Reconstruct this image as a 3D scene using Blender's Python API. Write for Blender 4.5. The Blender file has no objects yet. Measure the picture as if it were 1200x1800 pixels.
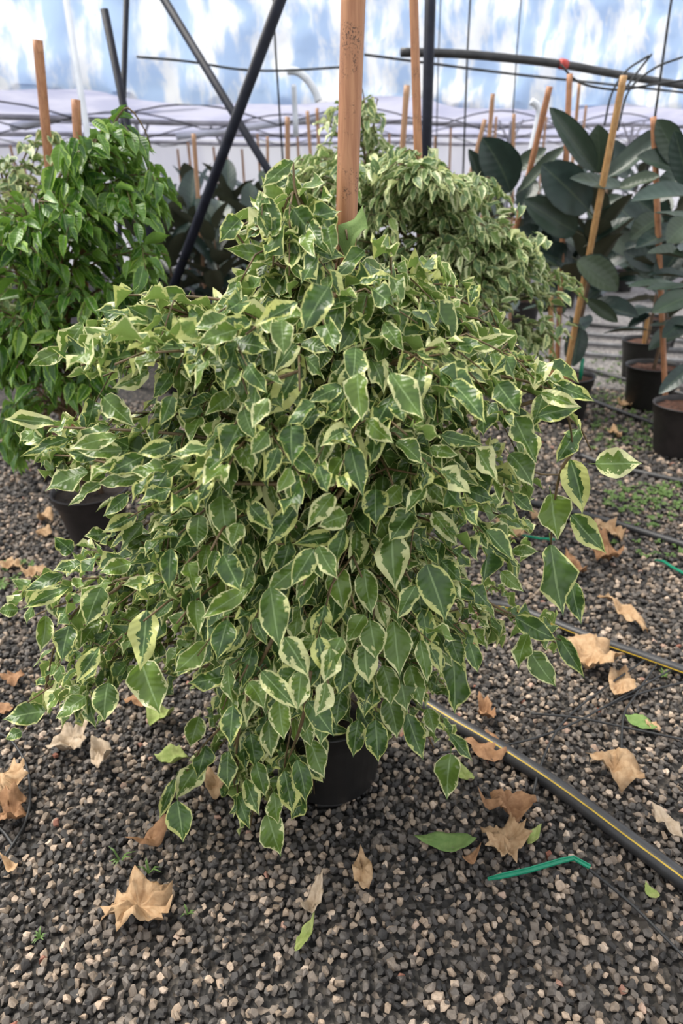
import bpy, bmesh, math, random
import numpy as np
from mathutils import Vector, Matrix, noise

R_ = random.Random(11)
NR = np.random.default_rng(7)
scene = bpy.context.scene
COL = scene.collection

# ---------------------------------------------------------------- camera
F_PX = 1200.0
CAM = np.array((0.0, 0.0, 1.40))
PITCH, ROLL = math.radians(25.5), math.radians(1.5)
_R = np.array((1.0, 0.0, 0.0)); _U = np.array((0.0, math.sin(PITCH), math.cos(PITCH)))
FWD = np.array((0.0, math.cos(PITCH), -math.sin(PITCH)))
RGT = math.cos(ROLL) * _R - math.sin(ROLL) * _U
UPV = math.sin(ROLL) * _R + math.cos(ROLL) * _U
cam_data = bpy.data.cameras.new('camera')
cam = bpy.data.objects.new('camera', cam_data); COL.objects.link(cam)
cam.matrix_world = Matrix(((RGT[0], UPV[0], -FWD[0], CAM[0]), (RGT[1], UPV[1], -FWD[1], CAM[1]),
                           (RGT[2], UPV[2], -FWD[2], CAM[2]), (0, 0, 0, 1)))
cam_data.sensor_fit = 'VERTICAL'; cam_data.sensor_height = 36.0; cam_data.sensor_width = 24.0
cam_data.lens = 36.0 * F_PX / 1800.0
cam_data.clip_end = 200
cam_data.dof.use_dof = True; cam_data.dof.focus_distance = 1.35; cam_data.dof.aperture_fstop = 3.4
scene.camera = cam

# ---------------------------------------------------------------- light
world = bpy.data.worlds.new('overcast_sky'); scene.world = world; world.use_nodes = True
bg = world.node_tree.nodes['Background']
bg.inputs['Color'].default_value = (0.93, 0.96, 1.0, 1); bg.inputs['Strength'].default_value = 0.95
sun_d = bpy.data.lights.new('sun', 'SUN'); sun_d.energy = 3.6; sun_d.angle = math.radians(38); sun_d.color = (1.0, 0.95, 0.86)
sun = bpy.data.objects.new('sun', sun_d); COL.objects.link(sun)
sun.rotation_euler = (math.radians(-12), math.radians(-28), 0)
scene.view_settings.view_transform = 'Standard'; scene.view_settings.look = 'None'
scene.view_settings.gamma = 1.0; scene.view_settings.use_curve_mapping = False
scene.view_settings.exposure = 0.50

# ---------------------------------------------------------------- picture <-> place
def ray(x, y):
    return FWD + RGT * ((x - 600.0) / F_PX) + UPV * ((900.0 - y) / F_PX)
def at_depth(x, y, d): return CAM + ray(x, y) * d
def ground(x, y, z=0.0):
    r = ray(x, y); return CAM + r * ((z - CAM[2]) / r[2])
def at_y(x, y, Y):
    r = ray(x, y); return CAM + r * (Y / r[1])
def project(P):
    d = np.asarray(P, float) - CAM
    z = d @ FWD
    return 600 + F_PX * (d @ RGT) / z, 900 - F_PX * (d @ UPV) / z, z
def unit(v):
    v = np.asarray(v, float); n = np.linalg.norm(v); return v / n if n > 1e-9 else np.array((0, 0, 1.0))

# ---------------------------------------------------------------- object helpers
def link(o, parent=None):
    COL.objects.link(o)
    if parent is not None: o.parent = parent
    return o
def tag(o, label=None, cat=None, group=None, kind=None):
    if label: o['label'] = label
    if cat: o['category'] = cat
    if group: o['group'] = group
    if kind: o['kind'] = kind
    return o
def empty(name, loc, label=None, cat=None, group=None):
    o = bpy.data.objects.new(name, None); o.location = Vector(loc); o.empty_display_size = 0.05
    link(o); o['__m'] = 0; del o['__m']
    return tag(o, label, cat, group)
class MB:
    """collects shapes given in world coordinates and links them as one mesh object"""
    def __init__(s): s.v, s.f = [], []
    def add(s, v, f):
        n = len(s.v); s.v += [tuple(p) for p in v]; s.f += [tuple(i + n for i in q) for q in f]
    def tube(s, pts, rad, n=6, cap=True):
        pts = [np.asarray(p, float) for p in pts]
        m = len(pts); rad = [rad] * m if not hasattr(rad, '__len__') else rad
        vs = []; ref = None
        for i in range(m):
            t = unit(pts[min(i + 1, m - 1)] - pts[max(i - 1, 0)])
            if ref is None: ref = np.array((1, 0, 0.0)) if abs(t[0]) < 0.8 else np.array((0, 1.0, 0))
            a = unit(ref - t * (ref @ t)); b = np.cross(t, a); ref = a
            for k in range(n):
                w = 2 * math.pi * k / n
                vs.append(pts[i] + rad[i] * (a * math.cos(w) + b * math.sin(w)))
        fs = []
        for i in range(m - 1):
            for k in range(n):
                k2 = (k + 1) % n
                fs.append((i * n + k, i * n + k2, (i + 1) * n + k2, (i + 1) * n + k))
        if cap:
            fs.append(tuple(range(n - 1, -1, -1))); fs.append(tuple((m - 1) * n + k for k in range(n)))
        s.add(vs, fs)
    def lathe(s, prof, c=(0, 0, 0), n=32):
        vs, fs = [], []
        for (r, z) in prof:
            for k in range(n):
                w = 2 * math.pi * k / n; vs.append((c[0] + r * math.cos(w), c[1] + r * math.sin(w), c[2] + z))
        for i in range(len(prof) - 1):
            for k in range(n):
                k2 = (k + 1) % n; fs.append((i * n + k, i * n + k2, (i + 1) * n + k2, (i + 1) * n + k))
        s.add(vs, fs)
    def box(s, c, sx, sy, sz, rz=0.0):
        ca, sa = math.cos(rz), math.sin(rz); vs = []
        for z in (-1, 1):
            for (x, y) in ((-1, -1), (1, -1), (1, 1), (-1, 1)):
                X, Y = x * sx / 2, y * sy / 2
                vs.append((c[0] + X * ca - Y * sa, c[1] + X * sa + Y * ca, c[2] + z * sz / 2))
        s.add(vs, [(3, 2, 1, 0), (4, 5, 6, 7), (0, 1, 5, 4), (1, 2, 6, 5), (2, 3, 7, 6), (3, 0, 4, 7)])
    def build(s, name, mat, parent=None, smooth=True, origin=None):
        off = np.array(origin if origin is not None else (parent.location if parent is not None else (0, 0, 0)), float)
        me = bpy.data.meshes.new(name)
        me.from_pydata([tuple(np.array(p) - off) for p in s.v], [], s.f)
        if smooth: me.polygons.foreach_set('use_smooth', [True] * len(me.polygons))
        me.materials.append(mat)
        o = bpy.data.objects.new(name, me)
        if parent is None: o.location = Vector(off)
        return link(o, parent)
def curve_pts(ctrl, n=24):
    """smooth Catmull-Rom line through the control points"""
    P = [np.asarray(p, float) for p in ctrl]; P = [2 * P[0] - P[1]] + P + [2 * P[-1] - P[-2]]
    out = []; segs = len(P) - 3; per = max(2, n // segs)
    for i in range(segs):
        a, b, c, d = P[i:i + 4]
        for k in range(per):
            t = k / per
            out.append(0.5 * (2 * b + (c - a) * t + (2 * a - 5 * b + 4 * c - d) * t * t + (3 * b - a - 3 * c + d) * t ** 3))
    out.append(P[-2]); return out

# ---------------------------------------------------------------- materials
def new_mat(name):
    m = bpy.data.materials.new(name); m.use_nodes = True
    nt = m.node_tree; return m, nt, nt.nodes['Principled BSDF']
class N:
    def __init__(s, nt): s.nt = nt
    def node(s, t, **kw):
        n = s.nt.nodes.new(t)
        for k, v in kw.items(): setattr(n, k, v)
        return n
    def link(s, a, b): s.nt.links.new(a, b)
    def val(s, sock, x):
        if hasattr(x, 'is_output'): s.link(x, sock)
        else: sock.default_value = x
    def math(s, op, a, b=0.0, c=None, clamp=False):
        n = s.node('ShaderNodeMath', operation=op, use_clamp=clamp)
        s.val(n.inputs[0], a); s.val(n.inputs[1], b)
        if c is not None: s.val(n.inputs[2], c)
        return n.outputs[0]
    def mix(s, f, a, b):
        n = s.node('ShaderNodeMix', data_type='RGBA')
        s.val(n.inputs['Factor'], f); s.val(n.inputs[6], a); s.val(n.inputs[7], b); return n.outputs[2]
    def smooth(s, x, a, b):
        n = s.node('ShaderNodeMapRange', interpolation_type='SMOOTHSTEP')
        s.val(n.inputs[0], x); n.inputs[1].default_value = a; n.inputs[2].default_value = b; return n.outputs[0]
    def ramp(s, x, stops, interp='LINEAR'):
        n = s.node('ShaderNodeValToRGB'); cr = n.color_ramp; cr.interpolation = interp
        while len(cr.elements) < len(stops): cr.elements.new(0.5)
        for e, (p, c) in zip(cr.elements, stops): e.position = p; e.color = (*c, 1)
        s.link(x, n.inputs[0]); return n.outputs[0]
    def noise(s, vec, scale, detail=3, rough=0.55):
        n = s.node('ShaderNodeTexNoise'); n.inputs['Scale'].default_value = scale
        n.inputs['Detail'].default_value = detail; n.inputs['Roughness'].default_value = rough
        if vec is not None: s.link(vec, n.inputs['Vector'])
        return n.outputs['Fac']
    def bump(s, h, strength, dist, target):
        n = s.node('ShaderNodeBump'); n.inputs['Strength'].default_value = strength; n.inputs['Distance'].default_value = dist
        s.link(h, n.inputs['Height']); s.link(n.outputs[0], target.inputs['Normal'])
def c4(c): return (c[0], c[1], c[2], 1.0)
def seed_of(n):
    oi = n.node('ShaderNodeObjectInfo'); at = n.node('ShaderNodeAttribute', attribute_name='seed')
    return n.math('FRACT', n.math('ADD', oi.outputs['Random'], at.outputs['Fac']))

def leaf_material(name, green_a, green_b, cream_a, cream_b, back, cream_amount, rough, trans=0.22, rib=(0.30, 0.42, 0.17), rib_mix=0.75, wide=0.13):
    m, nt, bs = new_mat(name); n = N(nt)
    uv = n.node('ShaderNodeUVMap', uv_map='UVMap'); sep = n.node('ShaderNodeSeparateXYZ'); n.link(uv.outputs[0], sep.inputs[0])
    u = n.math('ABSOLUTE', n.math('MULTIPLY_ADD', sep.outputs[0], 2.0, -1.0)); v = sep.outputs[1]
    sd = seed_of(n)
    sd2 = n.math('FRACT', n.math('MULTIPLY', sd, 37.3)); sd3 = n.math('FRACT', n.math('MULTIPLY', sd, 91.7))
    cv = n.node('ShaderNodeCombineXYZ'); n.link(n.math('MULTIPLY', sep.outputs[0], 1.6), cv.inputs[0]); n.link(n.math('MULTIPLY', v, 2.6), cv.inputs[1])
    n.link(n.math('MULTIPLY', sd, 311.0), cv.inputs[2])
    n1 = n.noise(cv.outputs[0], 1.9, 4, 0.62)
    e = n.math('SUBTRACT', 1.0, u)                                            # 0 at the margin
    tipc = n.smooth(v, 0.50, 1.0)
    fld = n.math('ADD', n.math('MULTIPLY', e, 1.25), n.math('MULTIPLY', n.math('SUBTRACT', n1, 0.47), 2.3))
    fld = n.math('SUBTRACT', fld, n.math('MULTIPLY', tipc, 0.55))
    fld = n.math('SUBTRACT', fld, n.math('MULTIPLY', n.math('POWER', sd2, 3.5), cream_amount))
    cream = n.math('SUBTRACT', 1.0, n.smooth(fld, wide - 0.03, wide + 0.04))
    edge = n.math('SUBTRACT', 1.0, n.smooth(e, 0.055, 0.10))
    cream = n.math('MAXIMUM', cream, edge)
    n2 = n.noise(cv.outputs[0], 1.3, 2)
    green = n.mix(n.smooth(n2, 0.35, 0.68), c4(green_a), c4(green_b))
    green = n.mix(n.math('MULTIPLY', n.math('POWER', sd3, 2.5), 0.75), green, c4((green_b[0] * 1.9 + .02, green_b[1] * 1.6 + .012, green_b[2] * 1.2)))
    crm = n.mix(n.smooth(sd3, 0.2, 0.9), c4(cream_a), c4(cream_b))
    col = n.mix(cream, green, crm)
    ribm = n.math('SUBTRACT', 1.0, n.smooth(u, 0.03, 0.085))
    col = n.mix(n.math('MULTIPLY', ribm, rib_mix), col, c4(rib))
    geo = n.node('ShaderNodeNewGeometry')
    bcol = n.mix(n.math('MULTIPLY', cream, 0.8), c4(back), crm)
    col = n.mix(geo.outputs['Backfacing'], col, bcol)
    n.link(col, bs.inputs['Base Color'])
    n.link(n.math('MULTIPLY_ADD', geo.outputs['Backfacing'], 0.3, rough), bs.inputs['Roughness'])
    bs.inputs['Specular IOR Level'].default_value = 0.5
    # side veins in fine relief
    w = n.node('ShaderNodeTexWave'); w.inputs['Scale'].default_value = 2.6; w.inputs['Distortion'].default_value = 0.6
    cw = n.node('ShaderNodeCombineXYZ'); n.link(n.math('SUBTRACT', v, n.math('MULTIPLY', u, 0.16)), cw.inputs[0]); n.link(cw.outputs[0], w.inputs['Vector'])
    n.bump(n.math('SUBTRACT', w.outputs['Fac'], n.math('MULTIPLY', ribm, 0.8)), 0.25, 0.002, bs)
    tr = n.node('ShaderNodeBsdfTranslucent'); n.link(col, tr.inputs['Color'])
    mx = n.node('ShaderNodeMixShader'); mx.inputs[0].default_value = trans
    out = nt.nodes['Material Output']
    n.link(bs.outputs[0], mx.inputs[1]); n.link(tr.outputs[0], mx.inputs[2]); n.link(mx.outputs[0], out.inputs['Surface'])
    return m
M = {}
M['varleaf'] = leaf_material('variegated_leaf', (0.046, 0.098, 0.026), (0.090, 0.172, 0.036), (0.62, 0.64, 0.22), (0.74, 0.74, 0.38), (0.20, 0.30, 0.07), 0.7, 0.28, trans=0.26, wide=0.13)
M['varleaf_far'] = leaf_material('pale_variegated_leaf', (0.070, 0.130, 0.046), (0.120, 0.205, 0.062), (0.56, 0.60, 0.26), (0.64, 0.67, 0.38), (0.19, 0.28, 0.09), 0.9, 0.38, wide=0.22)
M['greenleaf'] = leaf_material('green_leaf', (0.025, 0.084, 0.015), (0.078, 0.195, 0.020), (0.22, 0.38, 0.05), (0.32, 0.46, 0.09), (0.14, 0.27, 0.04), 0.8, 0.33, wide=-0.12)
M['rubleaf'] = leaf_material('rubber_leaf', (0.017, 0.034, 0.029), (0.025, 0.050, 0.040), (0.012, 0.030, 0.022), (0.014, 0.03, 0.022), (0.062, 0.066, 0.040), 0.0, 0.36, trans=0.05, rib=(0.07, 0.10, 0.06), rib_mix=0.6, wide=-0.6)

def simple_mat(name, ca, cb, scale=20, rough=0.6, bump=0.0, bdist=0.002, spec=0.5, stretch=(1, 1, 1), metal=0.0):
    m, nt, bs = new_mat(name); n = N(nt)
    tc = n.node('ShaderNodeTexCoord'); mp = n.node('ShaderNodeMapping'); mp.inputs['Scale'].default_value = stretch
    n.link(tc.outputs['Object'], mp.inputs[0])
    f = n.noise(mp.outputs[0], scale, 5, 0.6)
    n.link(n.mix(n.smooth(f, 0.32, 0.68), c4(ca), c4(cb)), bs.inputs['Base Color'])
    bs.inputs['Roughness'].default_value = rough; bs.inputs['Specular IOR Level'].default_value = spec; bs.inputs['Metallic'].default_value = metal
    if bump: n.bump(f, bump, bdist, bs)
    return m
M['pot'] = simple_mat('black_pot_plastic', (0.014, 0.013, 0.013), (0.022, 0.020, 0.020), 30, 0.5, 0.2, 0.001)
M['pot_brown'] = simple_mat('dusty_pot_plastic', (0.020, 0.017, 0.017), (0.034, 0.028, 0.028), 18, 0.55, 0.2, 0.001)
M['soil'] = simple_mat('bark_soil', (0.045, 0.018, 0.010), (0.14, 0.06, 0.035), 60, 0.9, 0.9, 0.01)
M['soil_dark'] = simple_mat('dark_soil', (0.012, 0.008, 0.006), (0.04, 0.026, 0.018), 60, 0.9, 0.9, 0.01)
M['bark'] = simple_mat('ficus_bark', (0.075, 0.045, 0.026), (0.17, 0.105, 0.06), 50, 0.75, 0.4, 0.002, stretch=(1, 1, 0.3))
M['twig'] = simple_mat('young_twig', (0.085, 0.060, 0.022), (0.16, 0.10, 0.045), 50, 0.6)
M['blackmetal'] = simple_mat('black_painted_steel', (0.009, 0.010, 0.018), (0.016, 0.018, 0.030), 12, 0.5, spec=0.2)
M['hose'] = simple_mat('black_polythene_pipe', (0.022, 0.022, 0.024), (0.050, 0.048, 0.048), 9, 0.42, 0.15, 0.001, stretch=(1, 1, 1))
M['hose_grey'] = simple_mat('dusty_grey_pipe', (0.10, 0.10, 0.105), (0.2, 0.2, 0.21), 9, 0.5)
M['tube'] = simple_mat('black_drip_tube', (0.014, 0.014, 0.015), (0.03, 0.03, 0.03), 40, 0.5)
M['yellow'] = simple_mat('yellow_stripe', (0.42, 0.27, 0.02), (0.58, 0.38, 0.03), 40, 0.5)
M['whitepvc'] = simple_mat('white_pipe_plastic', (0.70, 0.73, 0.78), (0.82, 0.84, 0.88), 6, 0.4)
M['greenpeg'] = simple_mat('green_peg_plastic', (0.006, 0.20, 0.105), (0.012, 0.27, 0.15), 30, 0.35)
M['trim'] = simple_mat('weathered_gutter', (0.30, 0.29, 0.30), (0.45, 0.44, 0.44), 5, 0.6)
M['redtape'] = simple_mat('red_valve_plastic', (0.4, 0.03, 0.03), (0.5, 0.05, 0.04), 9, 0.5)

def bamboo_mat(name, ca, cb, dark, dark_amt):
    m, nt, bs = new_mat(name); n = N(nt)
    tc = n.node('ShaderNodeTexCoord'); mp = n.node('ShaderNodeMapping'); mp.inputs['Scale'].default_value = (1, 1, 0.06)
    n.link(tc.outputs['Object'], mp.inputs[0])
    f = n.noise(mp.outputs[0], 130, 4, 0.6); g = n.noise(tc.outputs['Object'], 22, 4, 0.65); sp = n.noise(tc.outputs['Object'], 320, 2, 0.5)
    col = n.mix(n.smooth(f, 0.3, 0.7), c4(ca), c4(cb))
    spots = n.math('MULTIPLY', n.smooth(g, 0.50, 0.66), n.smooth(sp, 0.50, 0.60))
    col = n.mix(n.math('MULTIPLY', spots, dark_amt), col, c4(dark))
    n.link(col, bs.inputs['Base Color']); bs.inputs['Roughness'].default_value = 0.5
    n.bump(f, 0.15, 0.001, bs); return m
M['bamboo'] = bamboo_mat('bamboo_cane', (0.34, 0.140, 0.065), (0.49, 0.235, 0.115), (0.05, 0.022, 0.012), 0.85)
M['bamboo_far'] = bamboo_mat('pale_bamboo_cane', (0.34, 0.17, 0.09), (0.46, 0.27, 0.15), (0.14, 0.07, 0.04), 0.5)
M['bamboo_gold'] = bamboo_mat('golden_bamboo_cane', (0.40, 0.20, 0.07), (0.55, 0.33, 0.14), (0.10, 0.045, 0.02), 0.7)

def dry_mat(name, ca, cb, cd):
    m, nt, bs = new_mat(name); n = N(nt)
    tc = n.node('ShaderNodeTexCoord'); f = n.noise(tc.outputs['Object'], 45, 5, 0.65); g = n.noise(tc.outputs['Object'], 16, 3)
    col = n.mix(n.smooth(f, 0.3, 0.7), c4(ca), c4(cb)); col = n.mix(n.math('MULTIPLY', n.smooth(g, 0.55, 0.75), 0.5), col, c4(cd))
    n.link(col, bs.inputs['Base Color']); bs.inputs['Roughness'].default_value = 0.75
    n.bump(f, 0.5, 0.002, bs)
    tr = n.node('ShaderNodeBsdfTranslucent'); n.link(col, tr.inputs['Color'])
    mx = n.node('ShaderNodeMixShader'); mx.inputs[0].default_value = 0.15
    n.link(bs.outputs[0], mx.inputs[1]); n.link(tr.outputs[0], mx.inputs[2]); n.link(mx.outputs[0], nt.nodes['Material Output'].inputs['Surface'])
    return m
M['dry'] = dry_mat('dry_tan_leaf', (0.40, 0.24, 0.12), (0.56, 0.38, 0.22), (0.22, 0.11, 0.05))
M['dry_pale'] = dry_mat('dry_pale_leaf', (0.40, 0.30, 0.20), (0.55, 0.44, 0.33), (0.22, 0.14, 0.08))
M['dry_brown'] = dry_mat('dry_brown_leaf', (0.26, 0.13, 0.06), (0.40, 0.22, 0.11), (0.10, 0.05, 0.03))
M['wilt'] = dry_mat('wilting_green_leaf', (0.23, 0.30, 0.07), (0.36, 0.40, 0.14), (0.30, 0.22, 0.06))
M['fallen'] = dry_mat('fallen_green_leaf', (0.12, 0.21, 0.05), (0.19, 0.28, 0.08), (0.07, 0.13, 0.03))
M['weed'] = simple_mat('weed_green', (0.06, 0.12, 0.02), (0.13, 0.21, 0.05), 30, 0.6)

def stone_mat():
    m, nt, bs = new_mat('gravel_stone'); n = N(nt)
    sd = seed_of(n)
    col = n.ramp(sd, [(0.0, (0.022, 0.021, 0.021)), (0.20, (0.044, 0.041, 0.040)), (0.42, (0.080, 0.073, 0.068)), (0.62, (0.130, 0.113, 0.099)),
                      (0.76, (0.165, 0.138, 0.115)), (0.88, (0.235, 0.185, 0.14)), (0.95, (0.36, 0.28, 0.215)), (0.985, (0.44, 0.36, 0.29)), (1.0, (0.20, 0.075, 0.05))])
    tc = n.node('ShaderNodeTexCoord'); f = n.noise(tc.outputs['Object'], 140, 4, 0.7)
    col2 = n.node('ShaderNodeMix', data_type='RGBA', blend_type='MULTIPLY'); col2.inputs['Factor'].default_value = 0.75
    n.link(col, col2.inputs[6]); n.link(n.ramp(f, [(0.25, (0.68, 0.66, 0.64)), (0.75, (1.85, 1.75, 1.65))]), col2.inputs[7])
    n.link(col2.outputs[2], bs.inputs['Base Color']); bs.inputs['Roughness'].default_value = 0.62; bs.inputs['Specular IOR Level'].default_value = 0.4
    n.bump(f, 0.35, 0.002, bs); return m
M['stone'] = stone_mat()
def floor_mat():
    m, nt, bs = new_mat('gravel_ground'); n = N(nt)
    tc = n.node('ShaderNodeTexCoord'); vo = n.node('ShaderNodeTexVoronoi'); vo.inputs['Scale'].default_value = 70
    n.link(tc.outputs['Object'], vo.inputs['Vector'])
    sp = n.node('ShaderNodeSeparateColor'); n.link(vo.outputs['Color'], sp.inputs[0])
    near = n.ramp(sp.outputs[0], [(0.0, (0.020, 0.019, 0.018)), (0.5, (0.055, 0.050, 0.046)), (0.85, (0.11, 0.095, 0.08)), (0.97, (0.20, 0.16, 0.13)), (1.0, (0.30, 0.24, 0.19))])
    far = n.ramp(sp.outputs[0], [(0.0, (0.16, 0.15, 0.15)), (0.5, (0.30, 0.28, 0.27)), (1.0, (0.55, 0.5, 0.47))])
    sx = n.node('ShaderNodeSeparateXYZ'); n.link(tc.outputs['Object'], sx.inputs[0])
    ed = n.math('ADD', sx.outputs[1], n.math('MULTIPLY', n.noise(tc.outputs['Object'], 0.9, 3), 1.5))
    sunlit_fac = n.math('MULTIPLY', n.smooth(ed, 5.4, 6.2), n.smooth(sx.outputs[0], 1.2, 1.9))  # sunlit strip at the far right, its brightness painted as lighter gravel
    n.link(n.mix(sunlit_fac, near, far), bs.inputs['Base Color']); bs.inputs['Roughness'].default_value = 0.85
    n.bump(vo.outputs['Distance'], 1.0, 0.02, bs); return m
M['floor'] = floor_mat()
def plastic_mat(name, ca, cb, scale, stretch, trans, rough=0.35):
    m, nt, bs = new_mat(name); n = N(nt)
    tc = n.node('ShaderNodeTexCoord'); mp = n.node('ShaderNodeMapping'); mp.inputs['Scale'].default_value = stretch
    n.link(tc.outputs['Object'], mp.inputs[0]); f = n.noise(mp.outputs[0], scale, 4, 0.55)
    col = n.mix(n.smooth(f, 0.42, 0.60), c4(ca), c4(cb)); n.link(col, bs.inputs['Base Color'])
    bs.inputs['Roughness'].default_value = rough
    tr = n.node('ShaderNodeBsdfTranslucent'); n.link(col, tr.inputs['Color'])
    mx = n.node('ShaderNodeMixShader'); mx.inputs[0].default_value = trans
    n.link(bs.outputs[0], mx.inputs[1]); n.link(tr.outputs[0], mx.inputs[2]); n.link(mx.outputs[0], nt.nodes['Material Output'].inputs['Surface'])
    return m
M['curtain'] = plastic_mat('wrinkled_greenhouse_film', (0.47, 0.62, 0.86), (0.93, 0.94, 0.95), 4.2, (1.0, 1.0, 0.30), 0.5)  # blue tint is the sky's reflection painted into the film colour
M['roof'] = plastic_mat('hazy_roof_film', (0.40, 0.41, 0.55), (0.52, 0.52, 0.64), 1.2, (1, 1, 1), 0.6, 0.5)
M['wall'] = plastic_mat('white_wall_film', (0.60, 0.60, 0.67), (0.72, 0.72, 0.76), 0.8, (1, 1, 0.4), 0.5, 0.5)

# ---------------------------------------------------------------- setting
def grid_mesh(name, fn, nu, nv, mat, kind=None):
    vs = [fn(i / nu, j / nv) for j in range(nv + 1) for i in range(nu + 1)]
    fs = [(j * (nu + 1) + i, j * (nu + 1) + i + 1, (j + 1) * (nu + 1) + i + 1, (j + 1) * (nu + 1) + i) for j in range(nv) for i in range(nu)]
    b = MB(); b.add(vs, fs); o = b.build(name, mat)
    if kind: o['kind'] = kind
    return o
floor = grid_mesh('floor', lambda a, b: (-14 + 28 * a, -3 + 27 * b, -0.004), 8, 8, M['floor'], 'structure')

BAY = math.radians(24)                                                         # the bays run at an angle to the view
EU = np.array((math.cos(BAY), math.sin(BAY), 0)); EV = np.array((-math.sin(BAY), math.cos(BAY), 0)); O0 = np.array((0.0, 8.3, 0))
def bay(u, v, z): return tuple(O0 + EU * u + EV * v + np.array((0, 0, z)))
def curtain_pt(a, b):
    u = -11 + 24 * a; z = 2.20 + 1.9 * b
    w = 0.05 * math.sin(u * 9.0 + 1.5 * math.sin(u * 2.3)) * (0.6 + 0.6 * noise.noise((u * 0.8, 0, 3)))
    w += 0.14 * noise.noise((u * 1.6, z * 1.8, 0)) + 0.09 * noise.noise((u * 4.5, z * 4.5, 5)) + 0.03 * noise.noise((u * 10, z * 12, 8))
    hem = (1 - b) * 0.07 * noise.noise((u * 0.9, 7, 1)) + (0.04 * math.sin(u * 1.7) if b == 0 else 0)
    return bay(u, w, z + hem)
cur = grid_mesh('plastic_curtain', curtain_pt, 300, 26, M['curtain'])
tag(cur, 'bright wrinkled translucent plastic sheet hanging across the greenhouse behind the plants', 'plastic sheet')
def roof_pt(a, b):
    u = -13 + 28 * a; v = 0.06 + 7.0 * b
    z = 2.26 + 0.10 * math.sin(b * math.pi * 3) ** 2 + 0.05 * noise.noise((u * 0.5, v * 0.5, 2)) + 0.03 * math.sin(u * 1.3)
    return bay(u, v, z)
grid_mesh('ceiling', roof_pt, 90, 42, M['roof'], 'structure')
grid_mesh('wall_back', lambda a, b: bay(-15 + 32 * a, 7.1 + 0.05 * noise.noise((a * 60, b * 3, 0)), -0.01 + 2.40 * b), 120, 6, M['wall'], 'structure')
for i, v in enumerate((2.4, 4.75, 7.0)):
    b = MB(); b.tube(curve_pts([bay(u, v, 2.20 + 0.03 * math.sin(u * 1.3 + i)) for u in np.linspace(-13, 14, 12)], 60), 0.035, 6)
    o = b.build('trim_%d' % (i + 1), M['trim']); o['kind'] = 'structure'

for i, px in enumerate((((20, 224), (110, 203), (190, 186), (260, 174), (335, 164)), ((310, 240), (390, 230), (455, 221), (530, 210), (620, 196)))):
    b = MB(); b.tube(curve_pts([at_y(x, y, 9.6 + .5 * i) for x, y in px], 16), 0.05, 6); o = b.build('trim_%d' % (4 + i), M['whitepvc']); o['kind'] = 'structure'
def thing_tube(name, pts, r, mat, label, cat, n=8, group=None, origin=None):
    b = MB(); b.tube(pts, r, n)
    o = b.build(name, mat, origin=origin if origin is not None else pts[-1]); return tag(o, label, cat, group)
# sagging support wires below the far roof
for k, (v, ph, wl) in enumerate(((1.0, 0.3, 'nearest and highest'), (1.9, 1.2, 'second from the front'), (3.4, 2.0, 'third from the front'), (5.4, 0.9, 'farthest and lowest'))):
    pts = []
    for u in np.linspace(-9, 11, 90):
        sg = abs(math.sin(u * 1.5 + ph)); pts.append(np.array(bay(u, v, 2.05 + 0.20 * sg)))
    thing_tube('support_wire', pts, 0.008, M['tube'], 'dark scalloped wire sagging under the hazy far roof, %s of the four' % wl, 'wire', 4, 'scalloped wires under the far roof')
# thin posts of the far bay
for (x, yt, Y, r, wl) in ((385, 170, 10.5, 0.03, 'behind the crossed brace poles'), (236, 195, 10.0, 0.03, 'above the green ficus'), (898, 215, 11.5, 0.025, 'above the upright rubber leaf'), (1110, 235, 12.5, 0.025, 'above the rightmost rubber plants')):
    t = at_y(x, yt, Y); b = MB(); b.tube([(t[0], t[1], 0), (t[0], t[1], 2.2)], r, 6); b.tube([(t[0], t[1], 1.9), (t[0] - 0.18, t[1], 2.22)], r * .6, 5); b.tube([(t[0], t[1], 1.9), (t[0] + 0.18, t[1], 2.22)], r * .6, 5)
    tag(b.build('roof_post', M['trim'], origin=(t[0], t[1], 0)), 'slim grey forked roof post far off, seen ' + wl, 'post', 'far roof posts')

def vertical_pole(x, y, Y, r, z1, mat, name, label, cat, n=10):
    t = at_y(x, y, Y); return thing_tube(name, [(t[0], t[1], z1), (t[0], t[1], 0)], r, mat, label, cat, n)
vertical_pole(752, 150, 5.2, 0.035, 3.4, M['blackmetal'], 'steel_post', 'thick upright black steel post right of the main bamboo stake', 'post')
def px_pole(a, ya, b, yb, r, name, mat, label, cat, ext=0.0, n=10):
    p, q = at_y(a[0], a[1], ya), at_y(b[0], b[1], yb)
    p = p + (p - q) * ext
    if q[2] > 0: q = q + (q - p) * (q[2] / (p[2] - q[2]))                         # foot on the ground
    return thing_tube(name, [p, q], r, mat, label, cat, n)
px_pole((455, 100), 4.3, (310, 490), 4.9, 0.030, 'brace_pole', M['blackmetal'], 'thick black diagonal brace pole sloping down to the left, front one of the crossed pair', 'pole', 0.35)
px_pole((350, 100), 5.8, (490, 330), 5.6, 0.029, 'brace_pole', M['blackmetal'], 'dark diagonal brace pole sloping down to the right, rear one of the crossed pair', 'pole', 0.5)
px_pole((200, 100), 4.9, (216, 180), 4.9, 0.024, 'brace_pole', M['blackmetal'], 'left one of two black poles meeting in a V above the green ficus', 'pole', 1.0)
px_pole((219, 100), 5.0, (216, 200), 5.0, 0.018, 'steel_post', M['blackmetal'], 'right upright one of two black poles meeting in a V above the green ficus', 'post', 1.0)
vertical_pole(143, 170, 7.0, 0.030, 3.3, M['whitepvc'], 'white_post', 'white upright pipe post behind the left green ficus', 'post')
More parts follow.
